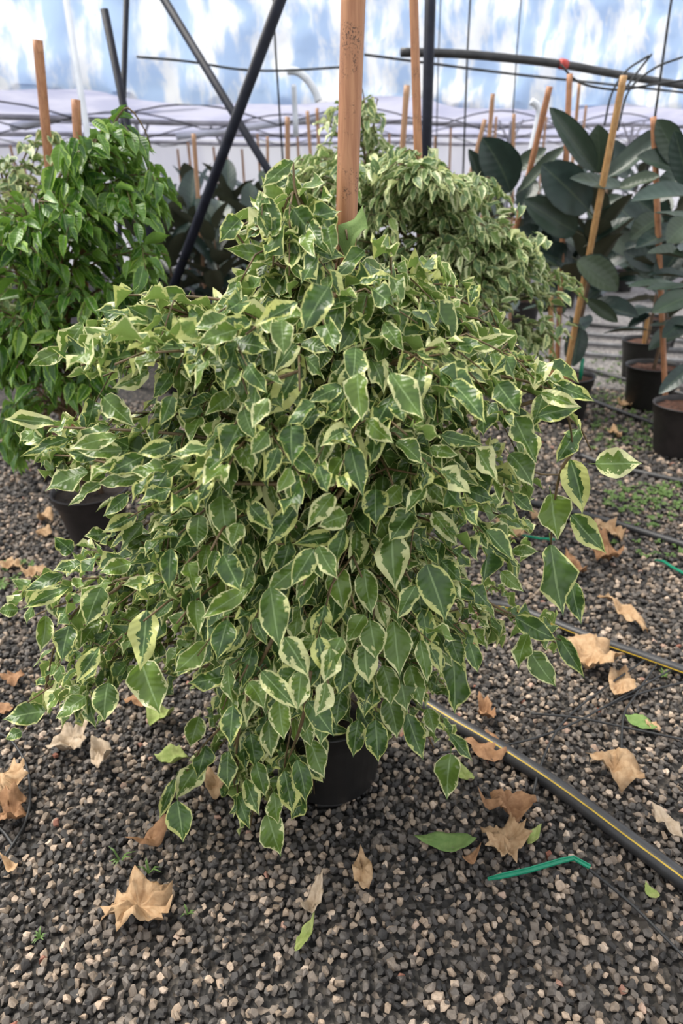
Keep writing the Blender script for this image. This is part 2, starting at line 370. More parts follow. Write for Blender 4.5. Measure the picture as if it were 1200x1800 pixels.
for (x, Y, lab) in ((490, 6.6, 'thin dark hanging wire left of the main bamboo stake'), (820, 6.8, 'thin dark hanging wire right of the thick black post'),
                    (905, 7.4, 'faint thin wire hanging above the upright rubber leaf'), (1158, 5.6, 'dark hanging string at the upper right above a rubber plant'), (770, 7.6, 'faint thin wire hanging just right of the thick black post')):
    t = at_y(x, 160, Y); thing_tube('hanging_wire', [(t[0], t[1], 3.6), (t[0] - .01, t[1], 2.4), (t[0] + .01, t[1], 0.9)], 0.009 if Y < 7 else 0.006, M['tube'], lab, 'wire', 5)
# bent white downpipes
P = [at_y(933, 178, 6.3), at_y(944, 186, 6.3), at_y(947, 200, 6.3), at_y(940, 235, 6.3), at_y(932, 275, 6.3), at_y(928, 330, 6.3), at_y(925, 420, 6.3)]
thing_tube('bent_pipe', curve_pts(P, 30), 0.026, M['whitepvc'], 'white bent downpipe standing behind the leaning stake and rubber leaves', 'pipe', 10)
P = [at_y(505, 124, 7.4), at_y(522, 126, 7.4), at_y(540, 140, 7.4), at_y(553, 160, 7.4), at_y(560, 178, 7.4)]
thing_tube('bent_pipe', curve_pts(P, 24), 0.035, M['whitepvc'], 'short curved white pipe by the crumpled plastic left of the main stake', 'pipe', 10)
P = [at_y(516, 150, 7.9), at_y(517, 176, 8.0), at_y(519, 205, 8.0), at_y(520, 240, 8.0)]
thing_tube('plastic_strip', P, 0.028, M['whitepvc'], 'short white strip hanging below the curved white pipe', 'strip', 6)
P = [at_y(705, 92, 5.4), at_y(790, 94, 5.5), at_y(870, 100, 5.6), at_y(985, 113, 5.8), at_y(1080, 130, 6.0), at_y(1210, 152, 6.3), at_y(1330, 170, 6.5)]
ov = thing_tube('overhead_hose', curve_pts(P, 40), 0.027, M['hose'], 'thick black water hose strung overhead at the upper right', 'hose', 10, origin=P[0])
bb = MB(); bb.tube([at_y(984, 112, 5.77), at_y(994, 114, 5.80)], 0.034, 10); v = bb.build('hose_clip', M['redtape'], None, origin=P[0])
v.parent = ov; v.location = (0, 0, 0); v['label'] = 'small red clip on the hose'
P = [at_y(640, 96, 7.5), at_y(760, 112, 7.7), at_y(900, 130, 7.9), at_y(1050, 146, 8.1), at_y(1250, 168, 8.3)]
thing_tube('overhead_cable', curve_pts(P, 20), 0.012, M['tube'], 'thin dark cable running across the striped plastic at the upper right', 'cable', 6)
P = [at_y(240, 100, 6.6), at_y(330, 108, 6.7), at_y(420, 122, 6.8), at_y(500, 124, 6.9), at_y(600, 118, 7.0)]
thing_tube('overhead_cable', curve_pts(P, 20), 0.010, M['tube'], 'thin dark cable crossing the crumpled plastic behind the crossed poles', 'cable', 6)
for pts, lab in (([(985, 113), (1010, 140), (1040, 152), (1090, 158), (1140, 150), (1210, 140)], 'thin black wire looping low to the right from the overhead hose'),
                 ([(1145, 95), (1110, 140), (1085, 180), (1075, 215)], 'thin black wire curving down past the leaning rubber plant stake'),
                 ([(1200, 100), (1150, 120), (1105, 160), (1085, 230)], 'thin black wire sweeping from the right edge down to the rubber leaves'),
                 ([(1140, 98), (1100, 125), (1075, 165), (1062, 220)], 'thin black wire hanging left of the leaning rubber plant stake')):
    thing_tube('drip_wire', curve_pts([at_y(x, y, 4.9) for x, y in pts], 24), 0.007, M['tube'], lab, 'wire', 5)

# ---------------------------------------------------------------- leaf meshes
FIC = ([0, .03, .10, .20, .34, .45, .60, .72, .82, .89, .95, 1], [0, .30, .64, .88, 1, .99, .86, .64, .36, .15, .06, 0])
RUB = ([0, .04, .12, .25, .45, .65, .80, .90, .96, 1], [0, .34, .64, .90, 1, .93, .72, .46, .22, 0])
def leaf_variant(name, prof, rows, mat, rng, curl, fold, wave, petiole, side=0.0):
    """leaf of length 1 along +Y and width 1 along X, upper side +Z; uv u across, v along"""
    V, UV, Fc = [], [], []
    tw = rng.uniform(-.25, .25); ph = rng.uniform(0, 6.28); cols = (-1, -.5, 0, .5, 1)
    sk = rng.uniform(-.06, .06)
    def P(u, t):
        w = np.interp(t, *prof) * 0.5
        x = u * w; z = fold * abs(x) - curl * (t ** 1.7) + wave * abs(u) * math.sin(t * 9 + ph + (1.2 if u > 0 else 0)) * w + tw * x * t
        return (x + side * t * t + sk * math.sin(t * 3.1), t * (1 - 0.15 * abs(curl)), z)
    idx = []
    for r, t in enumerate(rows):
        if t in (0, 1): idx.append([len(V)] * 5); V.append(P(0, t)); UV.append((.5, t))
        else:
            idx.append([len(V) + k for k in range(5)])
            for u in cols: V.append(P(u, t)); UV.append((u / 2 + .5, t))
    for r in range(len(rows) - 1):
        for k in range(4):
            q = [idx[r][k], idx[r][k + 1], idx[r + 1][k + 1], idx[r + 1][k]]; q2 = []
            for i in q:
                if i not in q2: q2.append(i)
            if len(q2) == 4: Fc += [(q2[0], q2[1], q2[2]), (q2[0], q2[2], q2[3])]
            elif len(q2) == 3: Fc.append(tuple(q2))
    n0 = len(V); a = 0.018                                                        # leaf stalk
    for (y, z) in ((-petiole, 0.02), (0.01, -0.005)):
        for k in range(3): V.append((a * math.cos(k * 2.09), y, z + a * math.sin(k * 2.09))); UV.append((.5, .3))
    for k in range(3):
        k2 = (k + 1) % 3; Fc += [(n0 + k, n0 + k2, n0 + 3 + k2), (n0 + k, n0 + 3 + k2, n0 + 3 + k)]
    return dict(name=name, V=np.array(V, float), UV=np.array(UV, float), F=np.array(Fc, int), mat=mat, mesh={})
def leaf_mesh(var, mat):
    if mat.name in var['mesh']: return var['mesh'][mat.name]
    me = bpy.data.meshes.new(var['name']); me.from_pydata(var['V'].tolist(), [], var['F'].tolist())
    uv = me.uv_layers.new(name='UVMap'); uv.data.foreach_set('uv', var['UV'][var['F'].ravel()].ravel())
    at = me.attributes.new('seed', 'FLOAT', 'POINT'); at.data.foreach_set('value', np.zeros(len(var['V'])))
    me.polygons.foreach_set('use_smooth', [True] * len(me.polygons)); me.materials.append(mat)
    var['mesh'][mat.name] = me; return me
_g = random.Random(5)
FROWS = [0, .03, .11, .24, .42, .60, .74, .85, .92, 1]
FV = [leaf_variant('ficus_leaf', FIC, FROWS, None, _g, _g.uniform(-.05, .45), _g.uniform(.05, .8), _g.uniform(.1, .75), .16, _g.uniform(-.16, .16)) for _ in range(20)]
HV = [leaf_variant('ficus_leaf', FIC, FROWS, None, _g, _g.uniform(.0, .22), _g.uniform(.1, .55), _g.uniform(.2, .75), .16, _g.uniform(-.13, .13)) for _ in range(16)]
RV = [leaf_variant('rubber_leaf', RUB, [0, .05, .14, .3, .5, .7, .85, .95, 1], None, _g, _g.uniform(.0, .25), _g.uniform(.1, .5), _g.uniform(0, .15), .14, _g.uniform(-.06, .06)) for _ in range(8)]
FSEV = [leaf_variant('ficus_leaf', FIC, [0, .08, .25, .5, .75, .9, 1], None, _g, _g.uniform(.05, .35), _g.uniform(.1, .7), _g.uniform(0, .4), .14, _g.uniform(-.1, .1)) for _ in range(8)]

def leaf_matrix(base, d, nrm, L, W):
    y = unit(d); z = np.asarray(nrm, float); z = z - y * (z @ y)
    if np.linalg.norm(z) < 1e-4: z = np.array((.3, .5, .8)); z = z - y * (z @ y)
    z = unit(z); x = np.cross(y, z)
    m = np.eye(4); m[:3, 0] = x * W; m[:3, 1] = y * L; m[:3, 2] = z * (L * W) ** .5; m[:3, 3] = base; return m
def join_instances(name, variants, vi, mats, seeds, mat, parent, smooth=True):
    """one mesh out of many placed copies (for what is past the limit)"""
    off = np.array(parent.location); Vs, UVs, Fs, Ss = [], [], [], []; n = 0
    vi = np.asarray(vi); mats = np.asarray(mats); seeds = np.asarray(seeds)
    for k, var in enumerate(variants):
        sel = np.nonzero(vi == k)[0]
        if not len(sel): continue
        A = mats[sel]; p = np.einsum('nij,vj->nvi', A[:, :3, :3], var['V']) + A[:, None, :3, 3] - off
        nv = len(var['V'])
        Vs.append(p.reshape(-1, 3)); Fs.append((var['F'][None] + (np.arange(len(sel)) * nv)[:, None, None]).reshape(-1, 3) + n)
        if 'UV' in var: UVs.append(np.broadcast_to(var['UV'][var['F'].ravel()], (len(sel), var['F'].size, 2)).reshape(-1, 2))
        Ss.append(np.repeat(seeds[sel], nv)); n += nv * len(sel)
    V = np.concatenate(Vs); Fc = np.concatenate(Fs)
    me = bpy.data.meshes.new(name); me.vertices.add(len(V)); me.vertices.foreach_set('co', V.ravel().astype(np.float32))
    me.loops.add(Fc.size); me.loops.foreach_set('vertex_index', Fc.ravel().astype(np.int32))
    me.polygons.add(len(Fc)); me.polygons.foreach_set('loop_start', np.arange(0, Fc.size, 3, dtype=np.int32))
    me.update(calc_edges=True)
    me.polygons.foreach_set('use_smooth', np.full(len(Fc), smooth))
    if UVs:
        uv = me.uv_layers.new(name='UVMap'); uv.data.foreach_set('uv', np.concatenate(UVs).ravel().astype(np.float32))
    at = me.attributes.new('seed', 'FLOAT', 'POINT'); at.data.foreach_set('value', np.concatenate(Ss).astype(np.float32))
    me.materials.append(mat); me.validate()
    o = bpy.data.objects.new(name, me); link(o, parent); o['kind'] = 'stuff'; return o
def piece(name, mesh, m, parent):
    o = bpy.data.objects.new(name, mesh); link(o, parent)
    m = m.copy(); m[:3, 3] -= np.array(parent.location); o.matrix_basis = Matrix(m.tolist()); return o
def show_largest(leaves, n):
    """indices of the n leaves that show largest from the camera (coarse depth buffer)"""
    W, H = 300, 450; zb = np.full((H, W), 1e9); ib = np.full((H, W), -1, int)
    for i, lf in enumerate(leaves):
        m = lf['m']; c = m[:3, 3] + m[:3, 1] * .5; x, y, d = project(c)
        if d < .1: continue
        ax = np.array(project(c + m[:3, 1] * .45)[:2]) - (x, y); bx = np.array(project(c + m[:3, 0] * .4)[:2]) - (x, y)
        ax, bx, x, y = ax / 4, bx / 4, x / 4, y / 4
        det = ax[0] * bx[1] - ax[1] * bx[0]
        if abs(det) < .05: continue
        r = int(max(np.linalg.norm(ax), np.linalg.norm(bx))) + 1
        x0, x1, y0, y1 = max(0, int(x - r)), min(W, int(x + r) + 1), max(25, int(y - r)), min(425, int(y + r) + 1)
        if x0 >= x1 or y0 >= y1: continue
        X, Y = np.meshgrid(np.arange(x0, x1) - x, np.arange(y0, y1) - y)
        s = (X * bx[1] - Y * bx[0]) / det; t = (Y * ax[0] - X * ax[1]) / det
        ins = (s * s + t * t < 1) & (d < zb[y0:y1, x0:x1])
        zb[y0:y1, x0:x1][ins] = d; ib[y0:y1, x0:x1][ins] = i
    cnt = np.bincount(ib[ib >= 0], minlength=len(leaves))
    return [i for i in np.argsort(-cnt, kind='stable')[:n] if cnt[i] > 0], cnt

# ---------------------------------------------------------------- pots
def plant_pot(root, c, rt, rb, h, mat, feet=6, soil=True, name_dark=False):
    b = MB()
    b.lathe([(rb * .6, .018), (rb * .96, .014), (rb, .020), (rb + (rt - rb) * .80, h * .80), (rt * 1.0, h * .82), (rt * 1.015, h * .985), (rt * 1.045, h * .985),
             (rt * 1.045, h), (rt * .985, h), (rt * .97, h * .9), (rb * .97, .04), (0.001, .04)], c, 40)
    for k in range(feet):
        w = 2 * math.pi * (k + .5) / feet; b.box((c[0] + math.cos(w) * rb * .84, c[1] + math.sin(w) * rb * .84, c[2] + .008), rb * .22, rb * .5, .017, w)
    b.build('plant_pot', mat, root)
    if soil:
        s = MB(); n = 24; vs = [(c[0], c[1], c[2] + h * .9)]; fs = []
        for j in range(1, 6):
            for k in range(n):
                r = rt * .96 * j / 5; w = 2 * math.pi * k / n
                vs.append((c[0] + r * math.cos(w), c[1] + r * math.sin(w), c[2] + h * .9 + R_.uniform(-.008, .008)))
        for k in range(n): fs.append((0, 1 + k, 1 + (k + 1) % n))
        for j in range(4):
            for k in range(n):
                k2 = (k + 1) % n; fs.append((1 + j * n + k, 1 + (j + 1) * n + k, 1 + (j + 1) * n + k2, 1 + j * n + k2))
        s.add(vs, fs); s.build('soil', M['soil_dark' if name_dark else 'soil'], root)

# ---------------------------------------------------------------- ficus bushes
def span(poly, y):
    xs = []
    for i in range(len(poly)):
        (x0, y0), (x1, y1) = poly[i], poly[(i + 1) % len(poly)]
        if (y0 <= y) != (y1 <= y): xs.append(x0 + (x1 - x0) * (y - y0) / (y1 - y0))
    return sorted(xs)
def inside(poly, x, y):
    s = span(poly, y); return sum(1 for a in s if a < x) % 2 == 1
class Bush:
    """a weeping fig: pot, stems, arching branches and alternate leaves inside the outline seen in the photograph"""
    def __init__(s, base, poly, axis_px, zbot, flat=0.75, seed=1):
        s.base = np.array(base, float); s.poly = poly; s.ax = axis_px; s.flat = flat; s.zbot = zbot
        s.narrow = 1.0; s.droop = 0.0; s.rng = random.Random(seed); s.leaves = []; s.branches = []; s.heroes = []
        s.ymin = min(p[1] for p in poly); s.ymax = max(p[1] for p in poly)
    def surf(s, x, y, k=1.0):
        """point of the crown on the sight line through a pixel; k = 1 front skin, 0 middle, -1 back"""
        yc = min(max(y, s.ymin + 8), s.ymax - 8); sp = span(s.poly, yc); axx = s.ax(y)
        ap = at_y(axx, y, s.base[1]); da = (ap - CAM) @ FWD
        if not sp: return at_depth(x, y, da)
        Rl = max(axx - sp[0], 60) if x < axx else max(sp[-1] - axx, 60)
        off = math.sqrt(max(0.0, 1 - min(1.0, abs(x - axx) / Rl) ** 2)) * min(Rl, 520) * da / F_PX * s.flat
        p = at_depth(x, y, da - off * k)
        if p[2] < s.zbot:
            r = ray(x, y); p = CAM + r * ((s.zbot - CAM[2]) / r[2])
        return p
    def leaf(s, base, d, nrm, L, W, hero=False):
        s.leaves.append(dict(m=leaf_matrix(base, d, nrm, L, W), hero=hero, seed=s.rng.random()))
    def along(s, pts, t0, step, L, twig=False):
        rng = s.rng; pts = [np.asarray(p) for p in pts]; seg = np.array([np.linalg.norm(pts[i + 1] - pts[i]) for i in range(len(pts) - 1)])
        cum = np.concatenate(([0], np.cumsum(seg))); tot = cum[-1]; pos = t0 * tot; side = 1
        while pos <= tot + 1e-6:
            i = min(len(seg) - 1, int(np.searchsorted(cum, pos, 'right') - 1)); f = (pos - cum[i]) / max(seg[i], 1e-6)
            p = pts[i] + (pts[i + 1] - pts[i]) * f; t = unit(pts[i + 1] - pts[i]); lat = unit(np.cross(t, (0, 0, 1)) + 1e-3) * side
            out = unit(np.array((p[0] - s.base[0], p[1] - s.base[1], 0.0)) + 1e-4)
            j = np.array([rng.gauss(0, .28) for _ in range(3)])
            last = pos > tot - step * .5
            hi = min(1.0, max(0.0, (p[2] - .45) / .45)); dr = rng.uniform(.3, 1.05) * (1 - hi) + rng.uniform(-.15, .75) * hi
            d = unit(t * (.6 if not last else 1.2) + lat * (.58 if not last else 0) + out * .25 + np.array((0, 0, -dr - s.droop)) + j)
            nr = unit(np.array((0, 0, .9)) + out * .75 + lat * .2 + np.array([rng.gauss(0, .38) for _ in range(3)]))
            l = L * rng.uniform(.62, 1.12)
            s.leaf(p + d * l * .12 + np.array((0, 0, rng.uniform(0, .014))), d, nr, l, l * s.narrow * rng.uniform(.38, .54)); side = -side; pos += step * rng.uniform(.75, 1.25)
    def arch(s, tip, rise, h0):
        a = np.array((s.base[0] + s.rng.uniform(-.03, .03), s.base[1] + s.rng.uniform(-.03, .03), h0)); tip = np.asarray(tip)
        mid = a * .42 + tip * .58; mid[2] = max(a[2], tip[2]) + rise
        mid += np.array([s.rng.gauss(0, .02) for _ in range(3)])
        return [(1 - t) ** 2 * a + 2 * t * (1 - t) * mid + t * t * tip for t in np.linspace(0, 1, 9)]
    def grow(s, n, L, step, ztop, twigs=2, kmix=(1.0, .55, .1), hlow=.25, twig_len=.16):
        rng = s.rng; made = 0; tries = 0
        while made < n and tries < n * 60:
            tries += 1; y = rng.uniform(s.ymin, s.ymax); x = rng.uniform(min(p[0] for p in s.poly), max(p[0] for p in s.poly))
            if not inside(s.poly, x, y): continue
            k = rng.choice(kmix) + rng.uniform(-.12, .12); tip = s.surf(x, y, k)
            h0 = min(max(hlow, tip[2] * rng.uniform(.62, .98)), ztop)
            if tip[2] < .45: h0 = max(h0, tip[2] + rng.uniform(.05, .25))
            pts = s.arch(tip, rng.uniform(.03, .12), min(h0, ztop)); s.branches.append([pts, []]); made += 1
            s.along(pts, .45, step, L)
            for q in range(twigs):
                i = rng.randint(4, 7); p = pts[i]; t = unit(pts[i + 1] - pts[i]); lat = unit(np.cross(t, (0, 0, 1)) + 1e-3) * rng.choice((-1, 1))
                ln = twig_len * rng.uniform(.6, 1.2); dd = unit(t * .6 + lat * .8 + np.array((0, 0, rng.uniform(-.1, .35))))
                tw = [p, p + dd * ln * .5 + np.array((0, 0, .012)), p + dd * ln + np.array((0, 0, -.03 - .15 * ln))]
                s.branches[-1][1].append(tw); s.along(tw, .25, step * .95, L * .92)
    def sprig(s, px, ks, L=None, step=.04, r=.0028, leaves=True):
        P = [s.surf(x, y, ks) if not isinstance(ks, (list, tuple)) else s.surf(x, y, ks[i]) for i, (x, y) in enumerate(px)]
        pts = curve_pts(P, 14); s.branches.append([pts, []])
        if leaves: s.along(pts, .3, step, L)
    def hero(s, bx, by, tx, ty, w, k=1.0, dz=-.03, up=.30, flip=False):
        c = s.surf((bx + tx) / 2, (by + ty) / 2, k); d = max(.35, (c - CAM) @ FWD + dz) + s.rng.uniform(-.015, .015)
        B, T = at_depth(bx, by, d + .008), at_depth(tx, ty, d - .008)
        if min(B[2], T[2]) < .035:
            rr = ray(tx, ty) if T[2] < B[2] else ray(bx, by); d2 = (.035 - CAM[2]) / rr[2]; B, T = at_depth(bx, by, min(d, d2)), at_depth(tx, ty, min(d, d2))
        tocam = unit(CAM - B); nr = tocam + np.array((0, 0, up)) + np.array([s.rng.gauss(0, .27) for _ in range(3)])
        if flip: nr = -nr
        L = np.linalg.norm(T - B); W = w * d / F_PX * 1.05
        s.leaf(B, T - B, nr, L * 1.03, W, True); s.heroes.append(((bx + tx) / 2, (by + ty) / 2, math.hypot(bx - tx, by - ty), w, d))
    def prune(s, tol=6, hero_clear=True, extra=None):
        keep = []
        for lf in s.leaves:
            if lf['hero']: keep.append(lf); continue
            m = lf['m']; c = m[:3, 3] + m[:3, 1] * .5; x, y, d = project(c); tx, ty, _ = project(m[:3, 3] + m[:3, 1])
            if min(m[2, 3], m[2, 3] + m[2, 1]) < .03: continue
            if not inside(s.poly, x, y) and not inside(s.poly, x + tol, y) and not inside(s.poly, x - tol, y): continue
            if not (inside(s.poly, tx, ty) or inside(s.poly, tx * .75 + x * .25, ty * .75 + y * .25)): continue
            if extra and extra(x, y, d): continue
            bad = False
            for (hx, hy, hl, hw, hd) in s.heroes:
                if d < hd + .03 and math.hypot(x - hx, y - hy) < .26 * hl + .32 * hw + 14: bad = True; break
            if not bad: keep.append(lf)
        s.leaves = keep
    def build(s, root, variants, mat, n_parts, twigmat, r0=.006, hv=None, stuff_name='foliage'):
        nv = len(variants); allv = variants + (hv or [])
        for lf in s.leaves: lf['v'] = s.rng.randrange(nv) if not (lf['hero'] and hv) else nv + s.rng.randrange(len(hv))
        top, cnt = show_largest(s.leaves, n_parts); tset = set(top)
        for i in top: piece('leaf', leaf_mesh(allv[s.leaves[i]['v']], mat), s.leaves[i]['m'], root)
        rest = [l for i, l in enumerate(s.leaves) if i not in tset]
        if rest: join_instances(stuff_name, allv, [l['v'] for l in rest], [l['m'] for l in rest], [l['seed'] for l in rest], mat, root)
        def inpic(p):
            x, y, _ = project(p); return inside(s.poly, x, y)
        lp = np.array([l['m'][:3, 3] for l in s.leaves])
        def leafy(p, r): return (np.linalg.norm(lp - np.asarray(p), axis=1) < r).any()
        for pts, tws in s.branches:
            pts = list(pts)
            while len(pts) > 2 and not (leafy(pts[-1], .05) and (inpic(pts[-1]) or len(pts) > 9)): pts.pop()
            if len(pts) < 4 or sum(0 if inpic(p) else 1 for p in pts[2:]) > (0 if len(pts) <= 9 else 99): continue
            tws = [t for t in tws if all(inpic(p) for p in t) and leafy(t[-1], .035) and leafy(t[1], .05)]
            b = MB(); b.tube(pts, np.linspace(r0, .0018, len(pts)), 5)
            for t in tws: b.tube(t, np.linspace(.0022, .0012, len(t)), 4)
            b.build('branch', twigmat, root)
def stems(root, base, ztop, n, r, spread, seed, mat):
    rng = random.Random(seed)
    for k in range(n):
        w0 = rng.uniform(0, 6.28); b = MB(); pts = []
        for t in np.linspace(0, 1, 10):
            w = w0 + t * 3.0; rr = spread * (1 - .5 * t) + .006
            pts.append((base[0] + math.cos(w) * rr, base[1] + math.sin(w) * rr, .2 + (ztop * rng.uniform(.96, 1.0) - .2) * t))
        b.tube(pts, np.linspace(r, r * .35, 10), 7); b.build('stem', mat, root)
def stake(top, bot, r, mat, label, group=None, nodes=4, name='bamboo_stake', r2=None):
    top, bot = np.asarray(top, float), np.asarray(bot, float); L = np.linalg.norm(top - bot); n = 40; pts, rad = [], []
    for i in range(n + 1):
        t = i / n; pts.append(bot + (top - bot) * t); f = (t * L / .31) % 1.0
        rad.append((r if r2 is None else r + (r2 - r) * (1 - t)) * (1.0 + (.09 if f < .06 else 0)))
    b = MB(); b.tube(pts, rad, 12); o = b.build(name, mat, origin=bot); return tag(o, label, 'stake', group)

# ---- the big variegated fig in front
mb = ground(588, 1422); rb, rt, ph = .124, .158, .265
BASE = np.array((mb[0] - .012, mb[1] + rb * .95, 0))
MAIN_POLY = [(470, 285), (540, 285), (590, 320), (640, 395), (690, 430), (760, 460), (830, 510), (900, 575), (930, 615), (965, 645), (1045, 685), (1045, 730), (1000, 765), (985, 800),
             (960, 850), (940, 900), (935, 960), (960, 1020), (985, 1080), (1015, 1180), (965, 1205), (900, 1140), (850, 1150), (830, 1180), (822, 1240), (765, 1235), (825, 1310), (790, 1400),
             (735, 1325), (662, 1335), (600, 1290), (572, 1365), (540, 1415), (498, 1500), (450, 1455), (400, 1468), (385, 1380), (320, 1478), (278, 1440), (335, 1310), (365, 1230), (300, 1195), (285, 1245),
             (215, 1170), (180, 1275), (100, 1285), (10, 1260), (60, 1120), (10, 1075), (80, 965), (150, 925), (75, 862), (45, 800), (5, 738), (100, 722), (180, 715), (230, 690), (60, 640),
             (150, 590), (175, 510), (280, 508), (350, 535), (425, 505), (425, 440), (385, 425), (390, 385), (445, 375)]
main = empty('potted_ficus', BASE, 'large bushy ficus with cream-edged variegated leaves in a black pot, foremost plant', 'potted plant')
plant_pot(main, BASE, rt, rb, ph, M['pot'], name_dark=True)
bz = project((BASE[0], BASE[1], 0)); tz = project((BASE[0], BASE[1], 1.3))
def main_axis(y): return bz[0] + (608 - bz[0]) * (bz[1] - y) / (bz[1] - 400)
fb = Bush(BASE, MAIN_POLY, main_axis, .07, .78, 3)
fb.grow(165, .080, .027, 1.18, 3)
LL = .088
for px, k in (([(830, 745), (936, 706), (979, 712), (999, 737), (1007, 794)], [.7, .5, .45, .45, .45]), ([(985, 715), (999, 735), (1019, 751), (1038, 791)], .45),
              ([(1007, 794), (985, 830), (972, 900), (968, 957)], .45), ([(900, 735), (915, 790), (940, 830), (985, 835)], .5)): fb.sprig(px, k, leaves=False)
fb.sprig([(400, 1005), (345, 1010), (240, 1012), (178, 1034), (130, 1078), (95, 1140), (85, 1190)], .5, LL, .05)
fb.sprig([(230, 1012), (190, 1045), (110, 1062), (10, 1105)], .45, LL, leaves=False)
fb.sprig([(85, 1180), (75, 1230), (40, 1285)], .4, LL, leaves=False)
fb.sprig([(480, 1120), (440, 1200), (395, 1270), (350, 1320), (318, 1385)], .8, LL, .045)
fb.sprig([(450, 1190), (425, 1260), (415, 1330), (418, 1410)], .85, LL, .04)
fb.sprig([(545, 1180), (530, 1270), (505, 1340), (478, 1430)], .9, LL, .04)
fb.sprig([(520, 610), (400, 565), (250, 592), (115, 613)], .5, LL, .035)
fb.sprig([(560, 640), (430, 540), (300, 520), (190, 520)], .3, LL, .035)
fb.sprig([(700, 990), (820, 1040), (905, 1085), (940, 1110), (985, 1125)], .7, LL, .04)
fb.sprig([(540, 850), (420, 850), (350, 842), (250, 828), (150, 805), (95, 800)], .75, LL, .035)
fb.sprig([(420, 840), (300, 820), (200, 805), (110, 815)], .6, LL, .03)
fb.sprig([(420, 800), (320, 790), (220, 775), (130, 780)], .5, LL, .03)
fb.sprig([(560, 800), (430, 780), (280, 760), (120, 752), (40, 745)], .6, LL, .035)
fb.sprig([(572, 900), (620, 838), (655, 792)], .95, LL, leaves=False)
fb.sprig([(690, 640), (790, 650), (900, 665), (985, 690)], .6, LL, .035)
fb.sprig([(590, 460), (545, 400), (520, 340), (515, 285)], .5, LL, .04)
fb.sprig([(590, 520), (500, 470), (440, 440), (405, 395)], .6, LL, .045)
HERO = """515 283 460 330 26;421 386 388 427 34;478 450 395 440 28;112 615 52 645 30;260 650 200 687 32;182 698 234 746 40;97 745 3 735 28;120 770 33 802 20;155 830 73 855 45;257 825 165 822 32
172 800 113 797 26;302 655 268 700 25;365 787 300 797 30;417 580 345 602 35;578 503 532 580 50;522 532 445 570 30;495 563 500 622 40;600 680 540 705 30;512 750 516 815 50;552 708 505 750 28;470 760 442 800 30
302 697 283 747 30;560 820 580 862 34;510 823 490 868 27;625 612 614 670 46;628 655 634 738 42;686 655 746 737 46;675 568 708 616 30;835 503 826 538 24;830 612 906 590 27;825 645 862 647 20
875 675 912 727 48;905 735 946 812 46;975 675 1048 702 30;950 690 1023 712 27;945 732 1022 714 30;895 797 943 853 42;1015 755 984 815 36;1046 815 1126 812 52;1002 808 1027 902 46;968 868 986 948 53
775 765 850 781 26;835 785 878 847 35;645 738 692 777 35;697 775 747 812 34;755 790 806 796 25;705 855 670 897 32;32 1072 -4 1075 24;187 940 147 940 24;127 970 94 945 30;142 990 90 1000 25
110 1010 42 1040 26;122 1032 37 1070 28;80 1082 74 1148 28;122 1100 110 1162 40;178 1032 150 1102 44;175 1138 130 1202 30;258 1072 244 1178 50;248 1162 286 1250 64;190 1200 180 1270 45;150 1225 99 1263 32
80 1250 4 1260 38;38 1286 10 1300 22;435 1035 350 1087 32;393 975 427 1037 45;552 965 510 1030 40;475 1032 496 1138 52;362 1130 304 1184 38;460 1180 520 1248 38;437 1200 468 1242 38;540 1232 585 1294 42
350 905 345 962 38;300 965 297 1040 30;590 1000 606 1073 45;690 935 688 1037 58;725 898 688 954 46;750 992 776 1092 62;692 1092 704 1188 48;797 1155 801 1257 48;968 957 991 1080 58;1003 905 1068 970 40
1003 1020 1021 1097 32;905 1085 981 1123 37;932 1145 979 1210 40;980 1115 1023 1192 28;928 1115 904 1174 35;880 1005 921 1041 25;900 968 945 970 22;842 935 857 965 18;775 985 812 1022 30;825 1130 836 1182 28
625 1175 656 1242 38;680 1225 702 1300 40;715 1255 746 1337 36;750 1245 766 1290 28;790 1290 832 1337 22;738 1125 756 1202 28;640 1175 642 1240 34;355 1335 312 1407 42;312 1408 316 1480 45;308 1368 279 1442 20
432 1370 456 1432 30;418 1400 441 1457 24;500 1355 521 1432 38;522 1335 541 1414 34;482 1392 491 1452 28;470 1430 498 1505 42;545 1300 571 1367 36;792 1325 787 1404 46;630 1265 621 1332 34;660 1265 663 1342 40
390 870 400 950 46;640 1000 655 1080 40;560 960 590 1020 34;435 640 470 690 34;410 690 360 730 32;470 700 440 750 30;640 440 590 490 30;700 700 705 740 36;730 1030 700 1090 34;610 905 560 925 40
215 792 130 792 34;252 802 190 836 34;205 768 118 786 30;292 822 228 832 32;178 848 118 888 20;240 842 170 850 30;300 780 240 800 32;225 870 180 905 24;605 1150 600 1225 40;642 1130 646 1205 44;672 1170 692 1242 40;572 1200 560 1262 38;600 1215 590 1277 34;652 1200 641 1264 36;702 1180 716 1252 40;580 1140 575 1202 40;530 1180 520 1247 40;490 1230 500 1302 38;472 1265 480 1332 34;410 1240 400 1312 36;440 1290 450 1352 34;362 1310 350 1372 32;402 1320 396 1392 34;450 1340 468 1402 30;572 1250 561 1312 30;340 1140 310 1190 36;400 1090 385 1160 40;440 890 480 930 36;660 860 665 925 46;760 900 800 960 34;820 860 870 880 28;585 870 540 930 36;520 890 470 960 38;240 905 180 940 28;300 860 240 880 30
650 1090 655 1160 46;600 1120 570 1190 38;500 1120 540 1190 46;720 1170 745 1240 36;350 1260 335 1315 36;560 1120 575 1190 36;420 920 405 960 34;330 990 345 1040 32;230 990 175 1010 30;640 1080 610 1130 34"""
for line in HERO.replace('\n', ';').split(';'):
    a = [float(q) for q in line.split()]
    fb.hero(*a)
